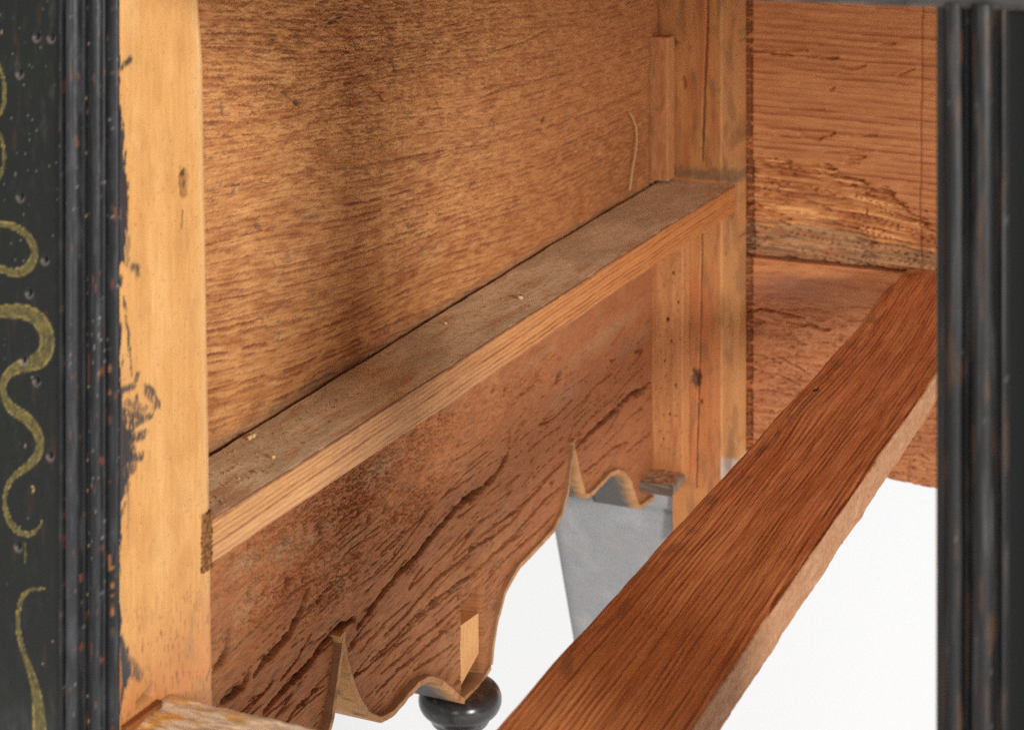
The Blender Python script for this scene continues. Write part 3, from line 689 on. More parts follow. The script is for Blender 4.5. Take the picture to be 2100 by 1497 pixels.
    strokes = [([(-6, 130), (6, 155), (10, 185), (8, 215), (0, 235), (-8, 240)], [5, 4, 5, 5, 4, 3]), ([(-8, 262), (4, 285), (9, 315), (8, 340), (0, 365), (-8, 370)], [4, 4, 4, 4, 4, 3]),
               ([(-20, 455), (0, 460), (30, 464), (52, 478), (68, 500), (72, 522), (64, 545), (42, 560), (15, 556), (-10, 548)], [4, 5, 7, 8, 8, 9, 10, 9, 8, 6]),
               ([(-12, 640), (20, 638), (50, 638), (78, 652), (96, 680), (98, 712), (84, 738), (58, 748), (34, 754), (14, 768), (4, 790), (6, 812), (22, 838), (52, 856), (74, 878), (84, 908), (78, 935), (55, 958), (28, 976), (12, 1002), (8, 1035), (18, 1070), (38, 1092), (60, 1097), (78, 1086), (88, 1066)],
                [12, 14, 15, 17, 18, 18, 17, 14, 12, 9, 8, 9, 12, 13, 12, 10, 9, 8, 6, 5, 6, 7, 7, 5, 3, 1.5]),
               ([(50, 1112), (52, 1135), (52, 1152)], [2, 3, 2]), ([(90, 1206), (62, 1208), (46, 1222), (38, 1250), (37, 1290), (46, 1330), (62, 1372), (74, 1410), (80, 1450), (82, 1500), (80, 1560)], [2, 3, 5, 5, 6, 6, 8, 11, 15, 17, 18])]
    for i, (pts, wds) in enumerate(strokes):
        p = np.array(pts, float)
        tt = np.linspace(0, len(p) - 1, len(p) * 6); px = np.interp(tt, range(len(p)), p[:, 0]); py = np.interp(tt, range(len(p)), p[:, 1]); ww = np.interp(tt, range(len(p)), wds)
        for _ in range(4):
            px[1:-1] = (px[:-2] + 2 * px[1:-1] + px[2:]) / 4; py[1:-1] = (py[:-2] + 2 * py[1:-1] + py[2:]) / 4
        xx, zz = plF(px, py)
        d, s, t = seg_dist(Xf, Zf, np.stack([xx, zz], -1))
        q = np.concatenate([[0], np.cumsum(np.hypot(np.diff(xx), np.diff(zz)))]); q /= q[-1]
        wl = np.interp(t, q, ww) / 7.2
        e = d / np.maximum(wl, 0.05) + 0.12 * fbm(Xf / 1.2, Zf / 1.2, 3, 971 + i)
        a = ss(1.08, 0.85, e); scroll = np.maximum(scroll, a * (0.66 + 0.35 * fbm(Xf / 1.5, Zf / 3, 3, 975 + i) + 0.4 * fbm(s * d * 1.6, t * (10 + 2 * len(p)), 3, 978 + i)))
        edge = np.maximum(edge, a * np.exp(-((e - 0.85) / 0.16) ** 2))
    C = mix(C, col((134, 118, 60)), np.clip(scroll, 0, 0.9)); C = mix(C, col((190, 162, 86)), 0.65 * np.clip(edge, 0, 1) * ss(-0.4, 0.2, fbm(Xf / 3, Zf / 4, 2, 979)))
    fl = ss(0.58, 0.68, fbm(Xf / 0.7, Zf / 0.8, 3, 981)) * ss(-190, -80, Zf + 40 * fbm(Xf / 15, Zf / 20, 2, 982)); C = mix(C, col((150, 146, 140)), 0.7 * fl)
    fl2 = ss(0.78, 0.86, fbm(Xf / 1.0, Zf / 2.4, 2, 983)); C = mix(C, col((190, 150, 128)), 0.8 * fl2)
    hole = np.zeros_like(Xf)
    for hx, hy in [(75, 75), (105, 77), (40, 150), (42, 403), (92, 532), (60, 600), (48, 738), (75, 780), (103, 933), (37, 1120)]:
        a, b = plF(hx, hy); d = np.hypot((Xf - a), (Zf - b) / 1.15)
        rim = np.exp(-((d - 1.15) / 0.4) ** 2) * ss(0.5, -0.5, Zf - b); C = mix(C, col((176, 156, 150)), 0.6 * rim)
        ins = ss(1.0, 0.75, d); C = mix(C, col((22, 18, 17)), ins); hole = np.maximum(hole, ins)
    a, b = plF(65, 1003); d = np.hypot((Xf - a), (Zf - b)); C = mix(C, col((214, 190, 130)), 0.9 * np.exp(-((d - 0.7) / 0.25) ** 2) * (Xf > a - 0.2))
    h = 0.06 * fbm(Xf / 2, Zf / 6, 3, 985) + 0.25 * fbm(Xf / 20, Zf / 50, 2, 987) - 0.75 * hole
    sheet('japanned_face', np.stack([X, -h, Z], -1), C, (0, 6, 0), M_BLACK, post, 0.45 + 0.15 * scroll)
    # --- double bead moulding
    pr = [(-308.0, 0.2), (-307.9, -1.0), (-307.5, -1.25), (-307.0, -1.1), (-306.4, -0.2), (-305.9, 0.35)]
    pr += [(-303.3 - 2.3 * math.cos(a), 0.2 - 3.0 * math.sin(a)) for a in np.linspace(0.15, math.pi - 0.15, 18)]
    pr += [(-300.7, 0.6), (-300.1, 0.65), (-299.5, 0.3), (-299.0, 0.1), (-298.6, 0.4)]
    pr += [(-296.3 - 1.9 * math.cos(a), 0.4 - 2.3 * math.sin(a)) for a in np.linspace(0.15, math.pi - 0.15, 16)]
    pr += [(-294.1, 0.6), (-293.6, 0.5), (-293.0, 0.05), (-292.0, -0.35), (-291.0, -0.35), (-290.3, -0.1), (-289.8, 0.35), (-289.66, 0.85), (-290.5, 1.3)]
    pr = np.array(pr); zz = np.linspace(ZB, ZT, 420)
    Z, X = np.meshgrid(zz, pr[:, 0], indexing='ij'); Yp = np.broadcast_to(pr[:, 1], Z.shape)
    Xf = X.astype(np.float32); Zf = Z.astype(np.float32)
    C = flat(X.shape, (32, 32, 33))
    C = mix(C, col((66, 66, 70)), 0.6 * ss(0.0, 0.5, fbm(Xf / 0.8, Zf / 14, 3, 991)))
    C = mix(C, col((128, 66, 40)), 0.7 * ss(0.42, 0.55, fbm(Xf / 1.0, Zf / 9, 3, 993)))
    C = mix(C, col((150, 146, 140)), 0.7 * ss(0.52, 0.62, fbm(Xf / 0.8, Zf / 1.8, 2, 995)) * ss(-0.1, 0.3, fbm(Xf / 3, Zf / 30, 2, 996)))
    C = mix(C, col((214, 190, 120)), 0.85 * ss(0.60, 0.68, fbm(Xf / 0.9, Zf / 1.6, 2, 997)) * (Xf > -300.6) * (Xf < -297.5))
    C = mix(C, col((96, 98, 104)), 0.5 * ss(0.6, 1.0, (-Yp - 1.0) / 1.8) * (0.7 + 0.6 * fbm(Xf / 1.2, Zf / 10, 3, 998)))  # highlight along the bead crest, put into the colour
    for (xa, pa, pb, wd) in ((-291.6, 660, 905, 0.45), (-291.2, 300, 350, 0.4), (-291.3, 1130, 1330, 0.4), (-292.0, 1135, 1170, 0.9), (-299.2, 720, 800, 0.5), (-306.0, 640, 720, 0.5), (-306.2, 1020, 1150, 0.4)):
        z1_, z0_ = float(plF(230, pa)[1]), float(plF(230, pb)[1])
        tt_ = np.clip((Zf - z0_) / (z1_ - z0_), 0, 1); m = ss(wd, wd * 0.5, np.abs(Xf - xa) + 0.5 * fbm(Xf / 1, Zf / 3, 3, 1000) + 0.8 * wd * np.abs(2 * tt_ - 1) ** 3) * (tt_ > 0) * (tt_ < 1) * ss(-0.3, 0.0, fbm(Xf / 2, Zf / 8, 2, 1002))
        C = mix(C, col((186, 116, 66) if xa > -295 else (140, 62, 34)), 0.85 * m)
    h = 0.12 * fbm(Xf / 1.5, Zf / 5, 3, 999)
    sheet('bead_moulding', np.stack([X, Yp + h, Z], -1), C, (0, 4, 0), M_BLACK, post, 0.4)
front_post()

# ------------------------------------------------------------------ rails of the drawer front
def rough_block(name, x0, x1, y0, y1, z0, z1, base, dark, mat, parent, axis='X', n=120, cnt=(20, 20, 30, 20), amp=0.5, seed=0, rough=0.8, r=0.8):
    rng = {'X': (x0, x1), 'Y': (y0, y1), 'Z': (z0, z1)}[axis]
    ab = {'X': (y0, y1, z0, z1), 'Y': (x0, x1, z0, z1), 'Z': (x0, x1, y0, y1)}[axis]
    def fn(U, A, B, F):
        Uf = U.astype(np.float32); Q = (A + B * 0.83 + F * 7.0).astype(np.float32)
        f = fbm(Uf / 9, Q / 0.8, 3, seed); g = fbm(Uf / 14, Q / 5, 3, seed + 1)
        C = mix(mix(flat(U.shape, base), col(dark), 0.6 * ss(0, 0.5, f)), col(dark), 0.5 * ss(0.1, 0.5, g))
        return amp * (0.3 * f + g), C, rough
    return bar(name, axis, np.linspace(rng[0], rng[1], n), rect_profile(*ab, r, cnt), fn, mat, parent)

def front_rail():
    """lower rail: top left rough and unpainted, dovetailed into the post"""
    prof = rect_profile(-0.8, 24.0, -264.0, -240.6, 1.2, (8, 20, 60, 20))
    def fn(U, A, B, F):
        Uf = U.astype(np.float32); Af = A.astype(np.float32); Bf = B.astype(np.float32)
        f = fbm(Uf / 7, (Af + Bf) / 1.2, 3, 1001); g = fbm(Uf / 10, (Af - Bf) / 6, 3, 1003)
        C = flat(U.shape, (236, 214, 184))
        C = mix(C, col((238, 172, 76)), 0.9 * ss(0.15, 0.4, fbm(Uf / 9 + Af / 5, Af / 5, 3, 1005)) * (Uf < -262))
        C = mix(C, col((196, 168, 138)), 0.6 * ss(-0.1, 0.4, g)); C = mix(C, col((150, 112, 80)), 0.45 * ss(0.2, 0.5, f))
        C = mix(C, col((188, 178, 166)), 0.6 * ss(0.1, 0.4, fbm(Uf / 14, Af / 3, 3, 1007)))
        blk = (F == 0) * 0 + ((Af < 2.0) * 1.0)
        C = mix(C, col((40, 38, 38)), np.clip(blk, 0, 1) * 0.9)
        h = 0.7 * g + 0.15 * f + np.where(F == 2, -1.4 * ss(9, 2, Af + 2 * fbm(Uf / 6, Af, 2, 1009)), 0)
        return h, C, 0.8
    bar('front_rail', 'X', np.linspace(XJ + 0.3, 60, 420), prof, fn, M_DUST, ROOT)
    rough_block('dovetail', XJ - 4, XJ + 2.2, 1.5, 17.5, -262, -239.2, (150, 92, 52), (84, 54, 36), M_DUST, ROOT, 'Z', 30, (10, 10, 10, 10), 0.4, 1021)
front_rail()
def top_rail():
    prof = rect_profile(-1.0, 18.0, -41.2, -18.0, 1.5, (24, 6, 4, 24))
    def fn(U, A, B, F):
        Uf = U.astype(np.float32); Bf = B.astype(np.float32)
        f = fbm(Uf / 8, Bf / 1.5, 3, 1031)
        C = mix(flat(U.shape, (70, 66, 64)), col((140, 122, 108)), 0.7 * ss(-40.4, -41.1, Bf)); C = mix(C, col((40, 38, 38)), 0.6 * ss(0, 0.4, f))
        return 0.1 * f, C, 0.5
    bar('top_rail', 'X', np.linspace(XJ, 60, 160), prof, fn, M_BLACK, ROOT)
top_rail()

def divider_post():
    x0 = float(unY(1918, 700, 0.0)[0])
    pr = [(x0 + 0.5, 44), (x0, 43), (x0, 30), (x0, 15), (x0, 5), (x0, 1.2), (x0 + 0.12, 0.5), (x0 + 0.5, 0.0)]
    pr += [(x0 + a, 0.0) for a in (0.9, 1.6)]
    pr += [(x0 + 4.0 - 2.0 * math.cos(a), 0.3 - 2.2 * math.sin(a)) for a in np.linspace(0.15, math.pi - 0.15, 12)]
    pr += [(x0 + 6.2, 0.9), (x0 + 6.8, 0.9), (x0 + 7.3, 0.2)]
    pr += [(x0 + 10.0 - 2.5 * math.cos(a), 0.3 - 2.9 * math.sin(a)) for a in np.linspace(0.15, math.pi - 0.15, 14)]
    pr += [(x0 + 12.8, 0.8), (x0 + 13.4, 0.6), (x0 + 14.0, -0.6), (x0 + 14.5, -0.9)]
    pr += [(x0 + 15.0, 0.2), (x0 + 15.4, 2.0), (x0 + 20, 2.2), (x0 + 30, 2.2), (x0 + 45, 2.2), (x0 + 46, 4), (x0 + 46, 43), (x0 + 45, 44)]
    pr = np.array(pr); zz = np.linspace(ZB, -40.0, 300)
    Z, X = np.meshgrid(zz, pr[:, 0], indexing='ij'); Yp = np.broadcast_to(pr[:, 1], Z.shape)
    Xf = X.astype(np.float32); Zf = Z.astype(np.float32); Yf = Yp.astype(np.float32)
    C = flat(X.shape, (30, 29, 29))
    C = mix(C, col((82, 80, 78)), 0.65 * ss(0.0, 0.45, fbm(Xf / 1.3, Zf / 40, 4, 1041)))
    C = mix(C, col((92, 60, 38)), 0.6 * ss(0.15, 0.5, fbm(Xf / 1.6, Zf / 18, 3, 1043)))
    C = mix(C, col((150, 150, 156)), 0.4 * ss(0.7, 0.8, fbm(Xf / 1.0, Zf / 3, 2, 1045)))
    C = mix(C, col((190, 150, 106)), 0.9 * (Yf > 0.4) * (Xf < x0 + 0.6) * 1.0)
    C = mix(C, col((4, 4, 4)), (Xf > x0 + 15.2) * 1.0)
    h = 0.1 * fbm(Xf / 1.5, Zf / 6, 3, 1047)
    P = np.stack([X, Yp + h * (Yp < 5), Z], -1)
    r = np.where(Xf > x0 + 15.2, 0.9, 0.45)
    tube_loop('divider_post', P, C, M_BLACK, ROOT, r)
divider_post()

# ------------------------------------------------------------------ drawer support beam
def beam():
    y = spaced(20, 563, 640, 1.8)
    prof = rect_profile(-200.2, -152.4, -252.6, -240.4, 0.7, (8, 34, 190, 24))
    def fn(U, A, B, F):
        Uf = U.astype(np.float32); Af = A.astype(np.float32); Bf = B.astype(np.float32)
        top = F == 2; side = F == 1
        w = Af + 0.012 * Uf + 1.5 * fbm(Uf / 150, Af / 34, 2, 1101) + 0.12 * fbm(Uf / 30, Af / 9, 2, 1103)
        w = w + 1.6 * np.exp(-((Af + 193) / 9) ** 2) * np.exp(-((Uf - 330) / 40) ** 2)
        spv = 1.8
        r1, k = rings(w, spv, 1105, 0.42); r2, _ = rings(w + 0.4, 0.85, 1107, 0.4)
        brk = ss(-0.45, 0.25, fbm(Uf / 40, w / 1.6, 3, 1109))
        fib = fbm(Uf / 45, w / 0.6, 3, 1111)
        C = flat(U.shape, (220, 142, 92))
        C = mix(C, col((224, 156, 92)), 0.65 * ss(0.0, 0.5, fbm(Uf / 70, w / 5, 3, 1113)))
        C = mix(C, col((196, 112, 64)), 0.6 * ss(0.0, 0.5, fbm(Uf / 60, w / 7, 3, 1115)))
        C = mix(C, col((232, 164, 96)), 0.5 * ss(300, 40, Uf))  # front end lightened: light from the opening put into the colour
        C = mix(C, col((122, 58, 34)), np.clip(0.9 * r1 * (0.4 + 0.6 * brk) + 0.4 * r2, 0, 0.92))
        C = mix(C, col((236, 178, 112)), 0.5 * ss(0.22, 0.6, -fib))
        C = mix(C, col((110, 54, 28)), 0.35 * ss(0.1, 0.6, fib))
        C = mix(C, col((120, 84, 60)), 0.5 * np.exp(-((Af + 196) / 5) ** 2) * ss(0, 0.5, fbm(Uf / 15, Af / 4, 2, 1117)))
        ny, nx = 355.0, -193.8
        kx, kyy = unZ(1672, 798, -240.4); kd = np.hypot((Af - kx) / 1.3, (Uf - kyy) / 3.0)
        C = mix(C, col((40, 26, 18)), ss(1.1, 0.6, kd))
        S = flat(U.shape, (176, 132, 96))
        sg = fbm(Uf / 2.5, Bf / 1.6, 3, 1121)
        S = mix(S, col((138, 98, 70)), 0.45 * ss(-0.1, 0.5, sg)); S = mix(S, col((190, 156, 124)), 0.5 * ss(0.1, 0.5, fbm(Uf / 20, Bf / 4, 3, 1123)))
        S = mix(S, col((168, 116, 74)), 0.5 * ss(0, 0.4, fbm(Uf / 8, Bf / 3, 3, 1125)) * ss(-241, -243, Bf))
        S = mix(S, col((222, 190, 140)), 0.7 * ss(0.35, 0.5, fbm(Uf / 8, Bf / 1.2, 2, 1126)) * (Uf > 380))
        C = np.where(side[..., None], S, C)
        ht = -0.16 * r1 * brk + 0.06 * fib + 0.7 * fbm(Uf / 60, Af / 14, 3, 1127) - 0.5 * np.exp(-((Af + 176) / 10) ** 2) - 3 * ss(1.0, 0.5, kd)
        ht = ht - 0.9 * ss(-155.6, -152.8, Af + 0.7 * fbm(Uf / 25, Uf * 0, 2, 1128)) * ss(-0.2, 0.5, fbm(Uf / 45, Uf * 0 + 5, 2, 1130))
        hs = 0.25 * sg + 0.7 * fbm(Uf / 24, Bf / 8, 3, 1129)
        hl = 0.5 * fbm(Uf / 40, Uf * 0 + 2, 3, 1131) + 0.15 * fbm(Uf / 6, Bf / 5, 3, 1133)
        hb = 1.0 * fbm(Uf / 30, Uf * 0 + 9, 3, 1135)
        h = np.where(top, ht, np.where(side, hs, np.where(F == 3, hl, hb)))
        return h, C, np.where(top, 0.36 + 0.12 * brk, 0.85)
    def shift(U, A, B):
        u = U.astype(np.float32)
        return 0.35 * fbm(u / 110, u * 0 + 4, 2, 1141) + (A < -198) * 9.0 * ss(518, 560, u), 0.4 * fbm(u / 120, u * 0 + 6, 2, 1143) + 5.0 * ss(440, 560, u)
    bar('drawer_support_beam', 'Y', y, prof, fn, M_BEAM, ROOT, shift)
beam()

# ------------------------------------------------------------------ rear post, glue blocks
YR = 554.0
def plR(px, py): return unY(px, py, YR)
def rear_post():
    x = np.linspace(-346, -287.2, 130); z = np.linspace(-395, -30, 420)
    Z, X = np.meshgrid(z, x, indexing='ij'); Xf = X.astype(np.float32); Zf = Z.astype(np.float32)
    v = Xf + 1.2 * fbm(Xf / 15, Zf / 90, 3, 1201)
    r1, _ = rings(v, 4.2, 1203, 0.4); fib = fbm(v / 0.6, Zf / 22, 3, 1205)
    C = flat(X.shape, (206, 146, 88))
    C = mix(C, col((184, 112, 66)), 0.6 * ss(0, 0.5, fbm(Xf / 8, Zf / 60, 3, 1207)))
    C = mix(C, col((176, 118, 70)), 0.35 * r1); C = mix(C, col((170, 116, 70)), 0.3 * ss(0.1, 0.5, fib))
    xs = float(plR(1478, 500)[0])
    C = mix(C, col((206, 154, 100)), 0.6 * ss(xs - 0.4, xs + 0.4, Xf))
    C = mix(C, col((196, 120, 74)), 0.5 * (Xf < xs) * ss(-240, -260, Zf))
    C = mix(C, col((150, 108, 72)), 0.45 * ss(0.15, 0.5, fbm(Xf / 7, Zf / 20, 3, 1209)))
    spk = ss(0.66, 0.74, fbm(Xf / 1.2, Zf / 1.6, 2, 1211)); C = mix(C, col((84, 56, 38)), 0.7 * spk)
    h = 0.05 * fib + 0.25 * fbm(Xf / 10, Zf / 60, 2, 1213) - 0.8 * ss(xs + 0.1, xs + 0.4, Xf)
    d, _ = carve(Xf, Zf, [([(1452, -80), (1450, 60), (1444, 200), (1440, 330)], 1.1, 2.5), ([(1440, 470), (1436, 700), (1430, 900), (1428, 1000)], 0.6, 1.8), ([(1368, 650), (1369, 658)], 1.5, 3), ([(1437, 822), (1438, 824)], 1.5, 3), ([(1400, 160), (1404, 180)], 1.8, 2), ([(1402, 872), (1402, 876)], 1.3, 2.5), ([(1403, 965), (1403, 968)], 1.2, 2.5), ([(1418, 760), (1432, 790)], 3.0, 1.6)], plR, 0.2, 1221)
    h -= d
    kx, kz = plR(1428, 775); kd = np.hypot((Xf - kx) / 3.4, (Zf - kz) / 5.4) * (1 + 0.4 * fbm(Xf / 2, Zf / 2, 3, 1223))
    C = mix(C, col((110, 74, 56)), 0.85 * ss(1.1, 0.7, kd)); h -= 0.8 * ss(1.0, 0.5, kd)
    kx, kz = plR(1376, 88); kd = np.hypot((Xf - kx) / 4.2, (Zf - kz) / 5) * (1 + 0.5 * fbm(Xf / 2, Zf / 2, 3, 1224)); C = mix(C, col((86, 62, 46)), 0.85 * ss(1.15, 0.6, kd)); h += 1.2 * ss(1, 0.4, kd) * fbm(Xf / 1.5, Zf / 1.5, 2, 1225)
    C = mix(C, col((120, 100, 80)), 0.7 * ss(6, 0, np.abs(Zf + 194) + 3 * fbm(Xf / 3, Zf / 3, 2, 1227)) * (Zf > -197))
    z9 = float(plR(1495, 940)[1])
    C = mix(C, col((196, 196, 198)), 0.8 * (Xf > xs) * ss(z9 + 1, z9 - 1, Zf))
    C = mix(C, col((214, 152, 90)), 0.5 * ss(-362, -366, Zf)) * col((0.94, 0.92, 0.9))
    C = mix(C, col((120, 84, 58)), 0.35 * ss(0.1, 0.5, fbm(Xf / 5, Zf / 30, 3, 1229)))
    X = np.where(Z < -353.5, np.maximum(X, -324.8 + 2.5 * np.exp(-((Z + 362) / 5.0) ** 2)), X)
    sheet('rear_post', np.stack([X, YR - h, Z], -1), C, (0, 12, 0), M_VERT, ROOT, 0.7)
    # glue blocks in the corner
    rough_block('glue_block', -336, -323.2, 541, 553, -196.5, float(unY(1355, 78, 541)[1]), (198, 138, 88), (164, 108, 66), M_VERT, ROOT, 'Z', 60, (14, 24, 4, 4), 0.35, 1231, r=0.7)
    pts = [unY(a_, b_, 541.0) for a_, b_ in [(1368, 655), (1376, 700), (1362, 740), (1390, 620), (1385, 790), (1372, 850), (1400, 880), (1360, 900), (1404, 968), (1380, 560)]]
    rad = [1.0, 0.6, 0.5, 0.6, 0.5, 0.6, 0.9, 0.4, 1.0, 0.6]
    def fn(U, A, B, F):
        Uf = U.astype(np.float32); Af = A.astype(np.float32); Bf = B.astype(np.float32); Q = Af + 0.8 * Bf + 7 * F
        f = fbm(Uf / 22, Q / 0.8, 3, 1241); g = fbm(Uf / 40, Q / 5, 3, 1242)
        C = mix(mix(flat(U.shape, (194, 134, 84)), col((162, 104, 64)), 0.5 * ss(0, 0.5, f)), col((170, 108, 66)), 0.6 * ss(0, 0.5, g))
        C = mix(C, col((120, 84, 58)), 0.6 * ss(0.42, 0.55, fbm(Uf / 3, Q / 1.5, 2, 1243)))
        C = mix(C, col((188, 122, 72)), 0.6 * ss(-346, -352, Uf + 4 * f))
        h = 0.08 * f + 0.2 * g
        for (x_, z_), r_ in zip(pts, rad):
            m = ss(r_ * 1.1, r_ * 0.7, np.hypot(Af - x_, Uf - z_)) * (F == 0); h = h - 3 * m; C = mix(C, col((60, 42, 30)), m)
        return h, C, 0.7
    bar('glue_block', 'Z', np.linspace(-357.5, -212.5, 280), rect_profile(-340, -314.8, 541.0, 553, 0.5, (50, 30, 4, 4)), fn, M_VERT, ROOT)
rear_post()
rough_block('corner_stile', -372, -349, 498, 566, -350, -31, (120, 84, 56), (80, 56, 40), M_VERT, ROOT, 'Z', 60, (8, 8, 4, 4), 0.2, 1251)

# ------------------------------------------------------------------ back boards
YK = 568.0
def plK(px, py): return unY(px, py, YK)
def back_boards():
    x = np.linspace(-300, 62, 330)
    x = np.unique(np.concatenate([np.linspace(-300, -140, 300), np.linspace(-140, 60, 60)]))
    # ---- upper board
    zs = float(plK(1600, 532)[1])
    z = np.linspace(zs, -30, 420)
    Z, X = np.meshgrid(z, x, indexing='ij'); Xf = X.astype(np.float32); Zf = Z.astype(np.float32)
    v = Zf + 0.035 * (Xf + 230) + 1.0 * fbm(Xf / 90, Zf / 40, 2, 1301) + 0.15 * fbm(Xf / 18, Zf / 10, 2, 1302)
    v2 = v + 0.0006 * (Xf + 215) ** 2 * 0.4
    r1, _ = rings(-v2, 3.6, 1303, 0.42); r2, _ = rings(-v2, 1.6, 1305, 0.42)
    brk = ss(-0.5, 0.1, fbm(Xf / 40, v / 3, 3, 1307)); fib = fbm(Xf / 14, v / 0.7, 3, 1309)
    C = flat(X.shape, (204, 146, 96))
    C = mix(C, col((188, 128, 82)), 0.5 * ss(0, 0.5, fbm(Xf / 40, v / 10, 3, 1311)))
    C = mix(C, col((138, 76, 46)), np.clip(0.95 * r1 * brk + 0.35 * r2, 0, 0.88)); C = mix(C, col((170, 100, 58)), 0.3 * ss(0.1, 0.5, fib))
    d1, lp = carve(Xf, Zf, [([(1545, 104), (1600, 104), (1655, 104)], 1.1, 2), ([(1580, 112), (1625, 114)], 1.4, 2), ([(1680, 122), (1720, 118)], 1.2, 2), ([(1800, 92), (1835, 90)], 1.4, 1.5), ([(1720, 136), (1740, 140), (1775, 135)], 1.3, 2), ([(1840, 155), (1875, 142)], 1.0, 1.5), ([(1700, 185), (1712, 180)], 1.2, 1.5),
        ([(1640, 276), (1680, 283), (1712, 274)], 1.8, 2.5), ([(1545, 275), (1640, 283)], 0.8, 1.5), ([(1740, 280), (1800, 278)], 0.9, 1.5), ([(1740, 325), (1775, 322)], 1.8, 2.5), ([(1690, 312), (1790, 310)], 0.9, 1.5), ([(1690, 346), (1715, 347)], 1.4, 2), ([(1730, 335), (1762, 336)], 1.0, 2.0), ([(1780, 393), (1835, 397)], 1.3, 2.5),
        ([(1775, 430), (1775, 445)], 1.2, 2.0), ([(1790, 420), (1850, 428), (1900, 434)], 0.9, 2), ([(1550, 258), (1600, 262)], 1.2, -0.5), ([(1660, 222), (1690, 224)], 0.8, 1.2)], plK, 0.5, 1321)
    # torn area towards the lower edge
    zt = np.interp(X, *[np.array(q) for q in zip(*sorted((float(plK(a, b)[0]), float(plK(a, b)[1])) for a, b in [(1500, 330), (1560, 330), (1620, 332), (1700, 345), (1760, 375), (1820, 395), (1860, 430), (1900, 460), (1950, 500), (1990, 520)]))]).astype(np.float32)
    torn = ss(0.8, -0.8, Zf - zt - 6.0 * fbm(Xf / 22, v / 1.6, 3, 1331))
    vt = v + 0.06 * np.maximum(Xf + 250, 0); tf = fbm(Xf / 40, vt / 1.8, 3, 1333); tf2 = np.abs(fbm(Xf / 45, vt / 3.2, 3, 1335))
    T = mix(C, col((200, 142, 90)), np.full(X.shape, 0.45)); T = mix(T, col((236, 184, 122)), 0.8 * ss(0.12, 0.36, tf)); T = mix(T, col((146, 86, 50)), 0.7 * ss(0.05, 0.35, -tf))
    C = mix(C, T, torn)
    zg = np.interp(X, *[np.array(q) for q in zip(*sorted((float(plK(a, b)[0]), float(plK(a, b)[1])) for a, b in [(1500, 455), (1560, 458), (1640, 462), (1700, 468), (1750, 478), (1800, 500), (1900, 515), (1990, 520)]))]).astype(np.float32)
    grey = ss(2.0, -2.0, Zf - zg - 7.0 * fbm(Xf / 26, v / 2.0, 3, 1337))
    G = mix(flat(X.shape, (178, 146, 112)), col((136, 106, 80)), ss(-0.3, 0.4, fbm(Xf / 30, Zf / 2.5, 3, 1339))); G = mix(G, col((186, 118, 78)), 0.8 * ss(0.2, 0.45, fbm(Xf / 18, (Zf + 0.1 * Xf) / 1.8, 3, 1341)))
    C = mix(C, G, 0.75 * grey)
    h = 0.15 * fib - 0.10 * r1 * brk - d1 + 0.4 * lp - 2.4 * torn + torn * (1.6 * tf - 2.4 * (1 - ss(0.02, 0.12, tf2))) - 2.6 * grey
    xsb = float(plK(1892, 200)[0]); h -= 0.3 * (np.abs(Xf - xsb - 0.012 * (Zf + 100)) < 0.55); C = mix(C, col((110, 62, 40)), 0.4 * (np.abs(Xf - xsb - 0.012 * (Zf + 100)) < 0.55))
    xe = float(plK(1543, 200)[0]); en = ss(xe + 0.5, xe - 0.5, Xf)
    tooth = ss(0.1, 0.5, np.abs(pn(Xf / 30, Zf / 2.6, 1351)) * 2.2 + 0.5 * pn(Xf / 3, Zf / 1.4, 1352)); h = h - en * (0.1 + 1.0 * tooth); C = mix(C, col((190, 114, 66)), 0.75 * en * (1 - grey)); C = mix(C, col((92, 56, 36)), 0.6 * en * tooth)
    C = C * col((1.02, 1.0, 0.97))
    sheet('back_board', np.stack([X, YK - h, Z], -1), C, (0, 12, 0), M_BACK, ROOT, 0.75)['label'] = 'upper back board with straight grain and a torn lower edge'
    # ---- lower board
    xs = x
    zb = np.interp(xs, [-300, -262, -200, -120, -60, 60], [-346, -346, -350, -353, -357, -364])
    t = np.linspace(0, 1, 300)
    Z = zb[None] + (zs - 0.8 - zb[None]) * t[:, None]; X = np.broadcast_to(xs, Z.shape); Xf = X.astype(np.float32); Zf = Z.astype(np.float32)
    v = Zf + 2.5 * fbm(Xf / 40, Zf / 20, 3, 1401) + 0.7 * fbm(Xf / 10, Zf / 5, 3, 1403)
    r1, _ = rings(-v, 4.5, 1405, 0.4); fib = fbm(Xf / 10, v / 0.9, 3, 1407)
    C = flat(X.shape, (186, 126, 84))
    C = mix(C, col((168, 108, 74)), 0.7 * ss(-0.1, 0.4, fbm(Xf / 40, Zf / 14, 3, 1409)))
    C = mix(C, col((150, 106, 86)), 0.75 * blobs(Xf, Zf, [(1640, 590, 80, 30, 1.0), (1720, 570, 60, 14, 0.8)], plK, 1411))
    C = mix(C, col((204, 138, 84)), 0.7 * ss(6, 2, np.abs(Zf - (zs - 4) - 1.5 * fbm(Xf / 20, Zf / 5, 2, 1413))))
    C = mix(C, col((150, 82, 48)), 0.6 * r1 * ss(-0.2, 0.3, fbm(Xf / 30, v / 3, 2, 1415))); C = mix(C, col((152, 86, 52)), 0.4 * ss(0.1, 0.5, fib)); C = mix(C, col((206, 138, 88)), 0.35 * ss(0.1, 0.5, -fib))
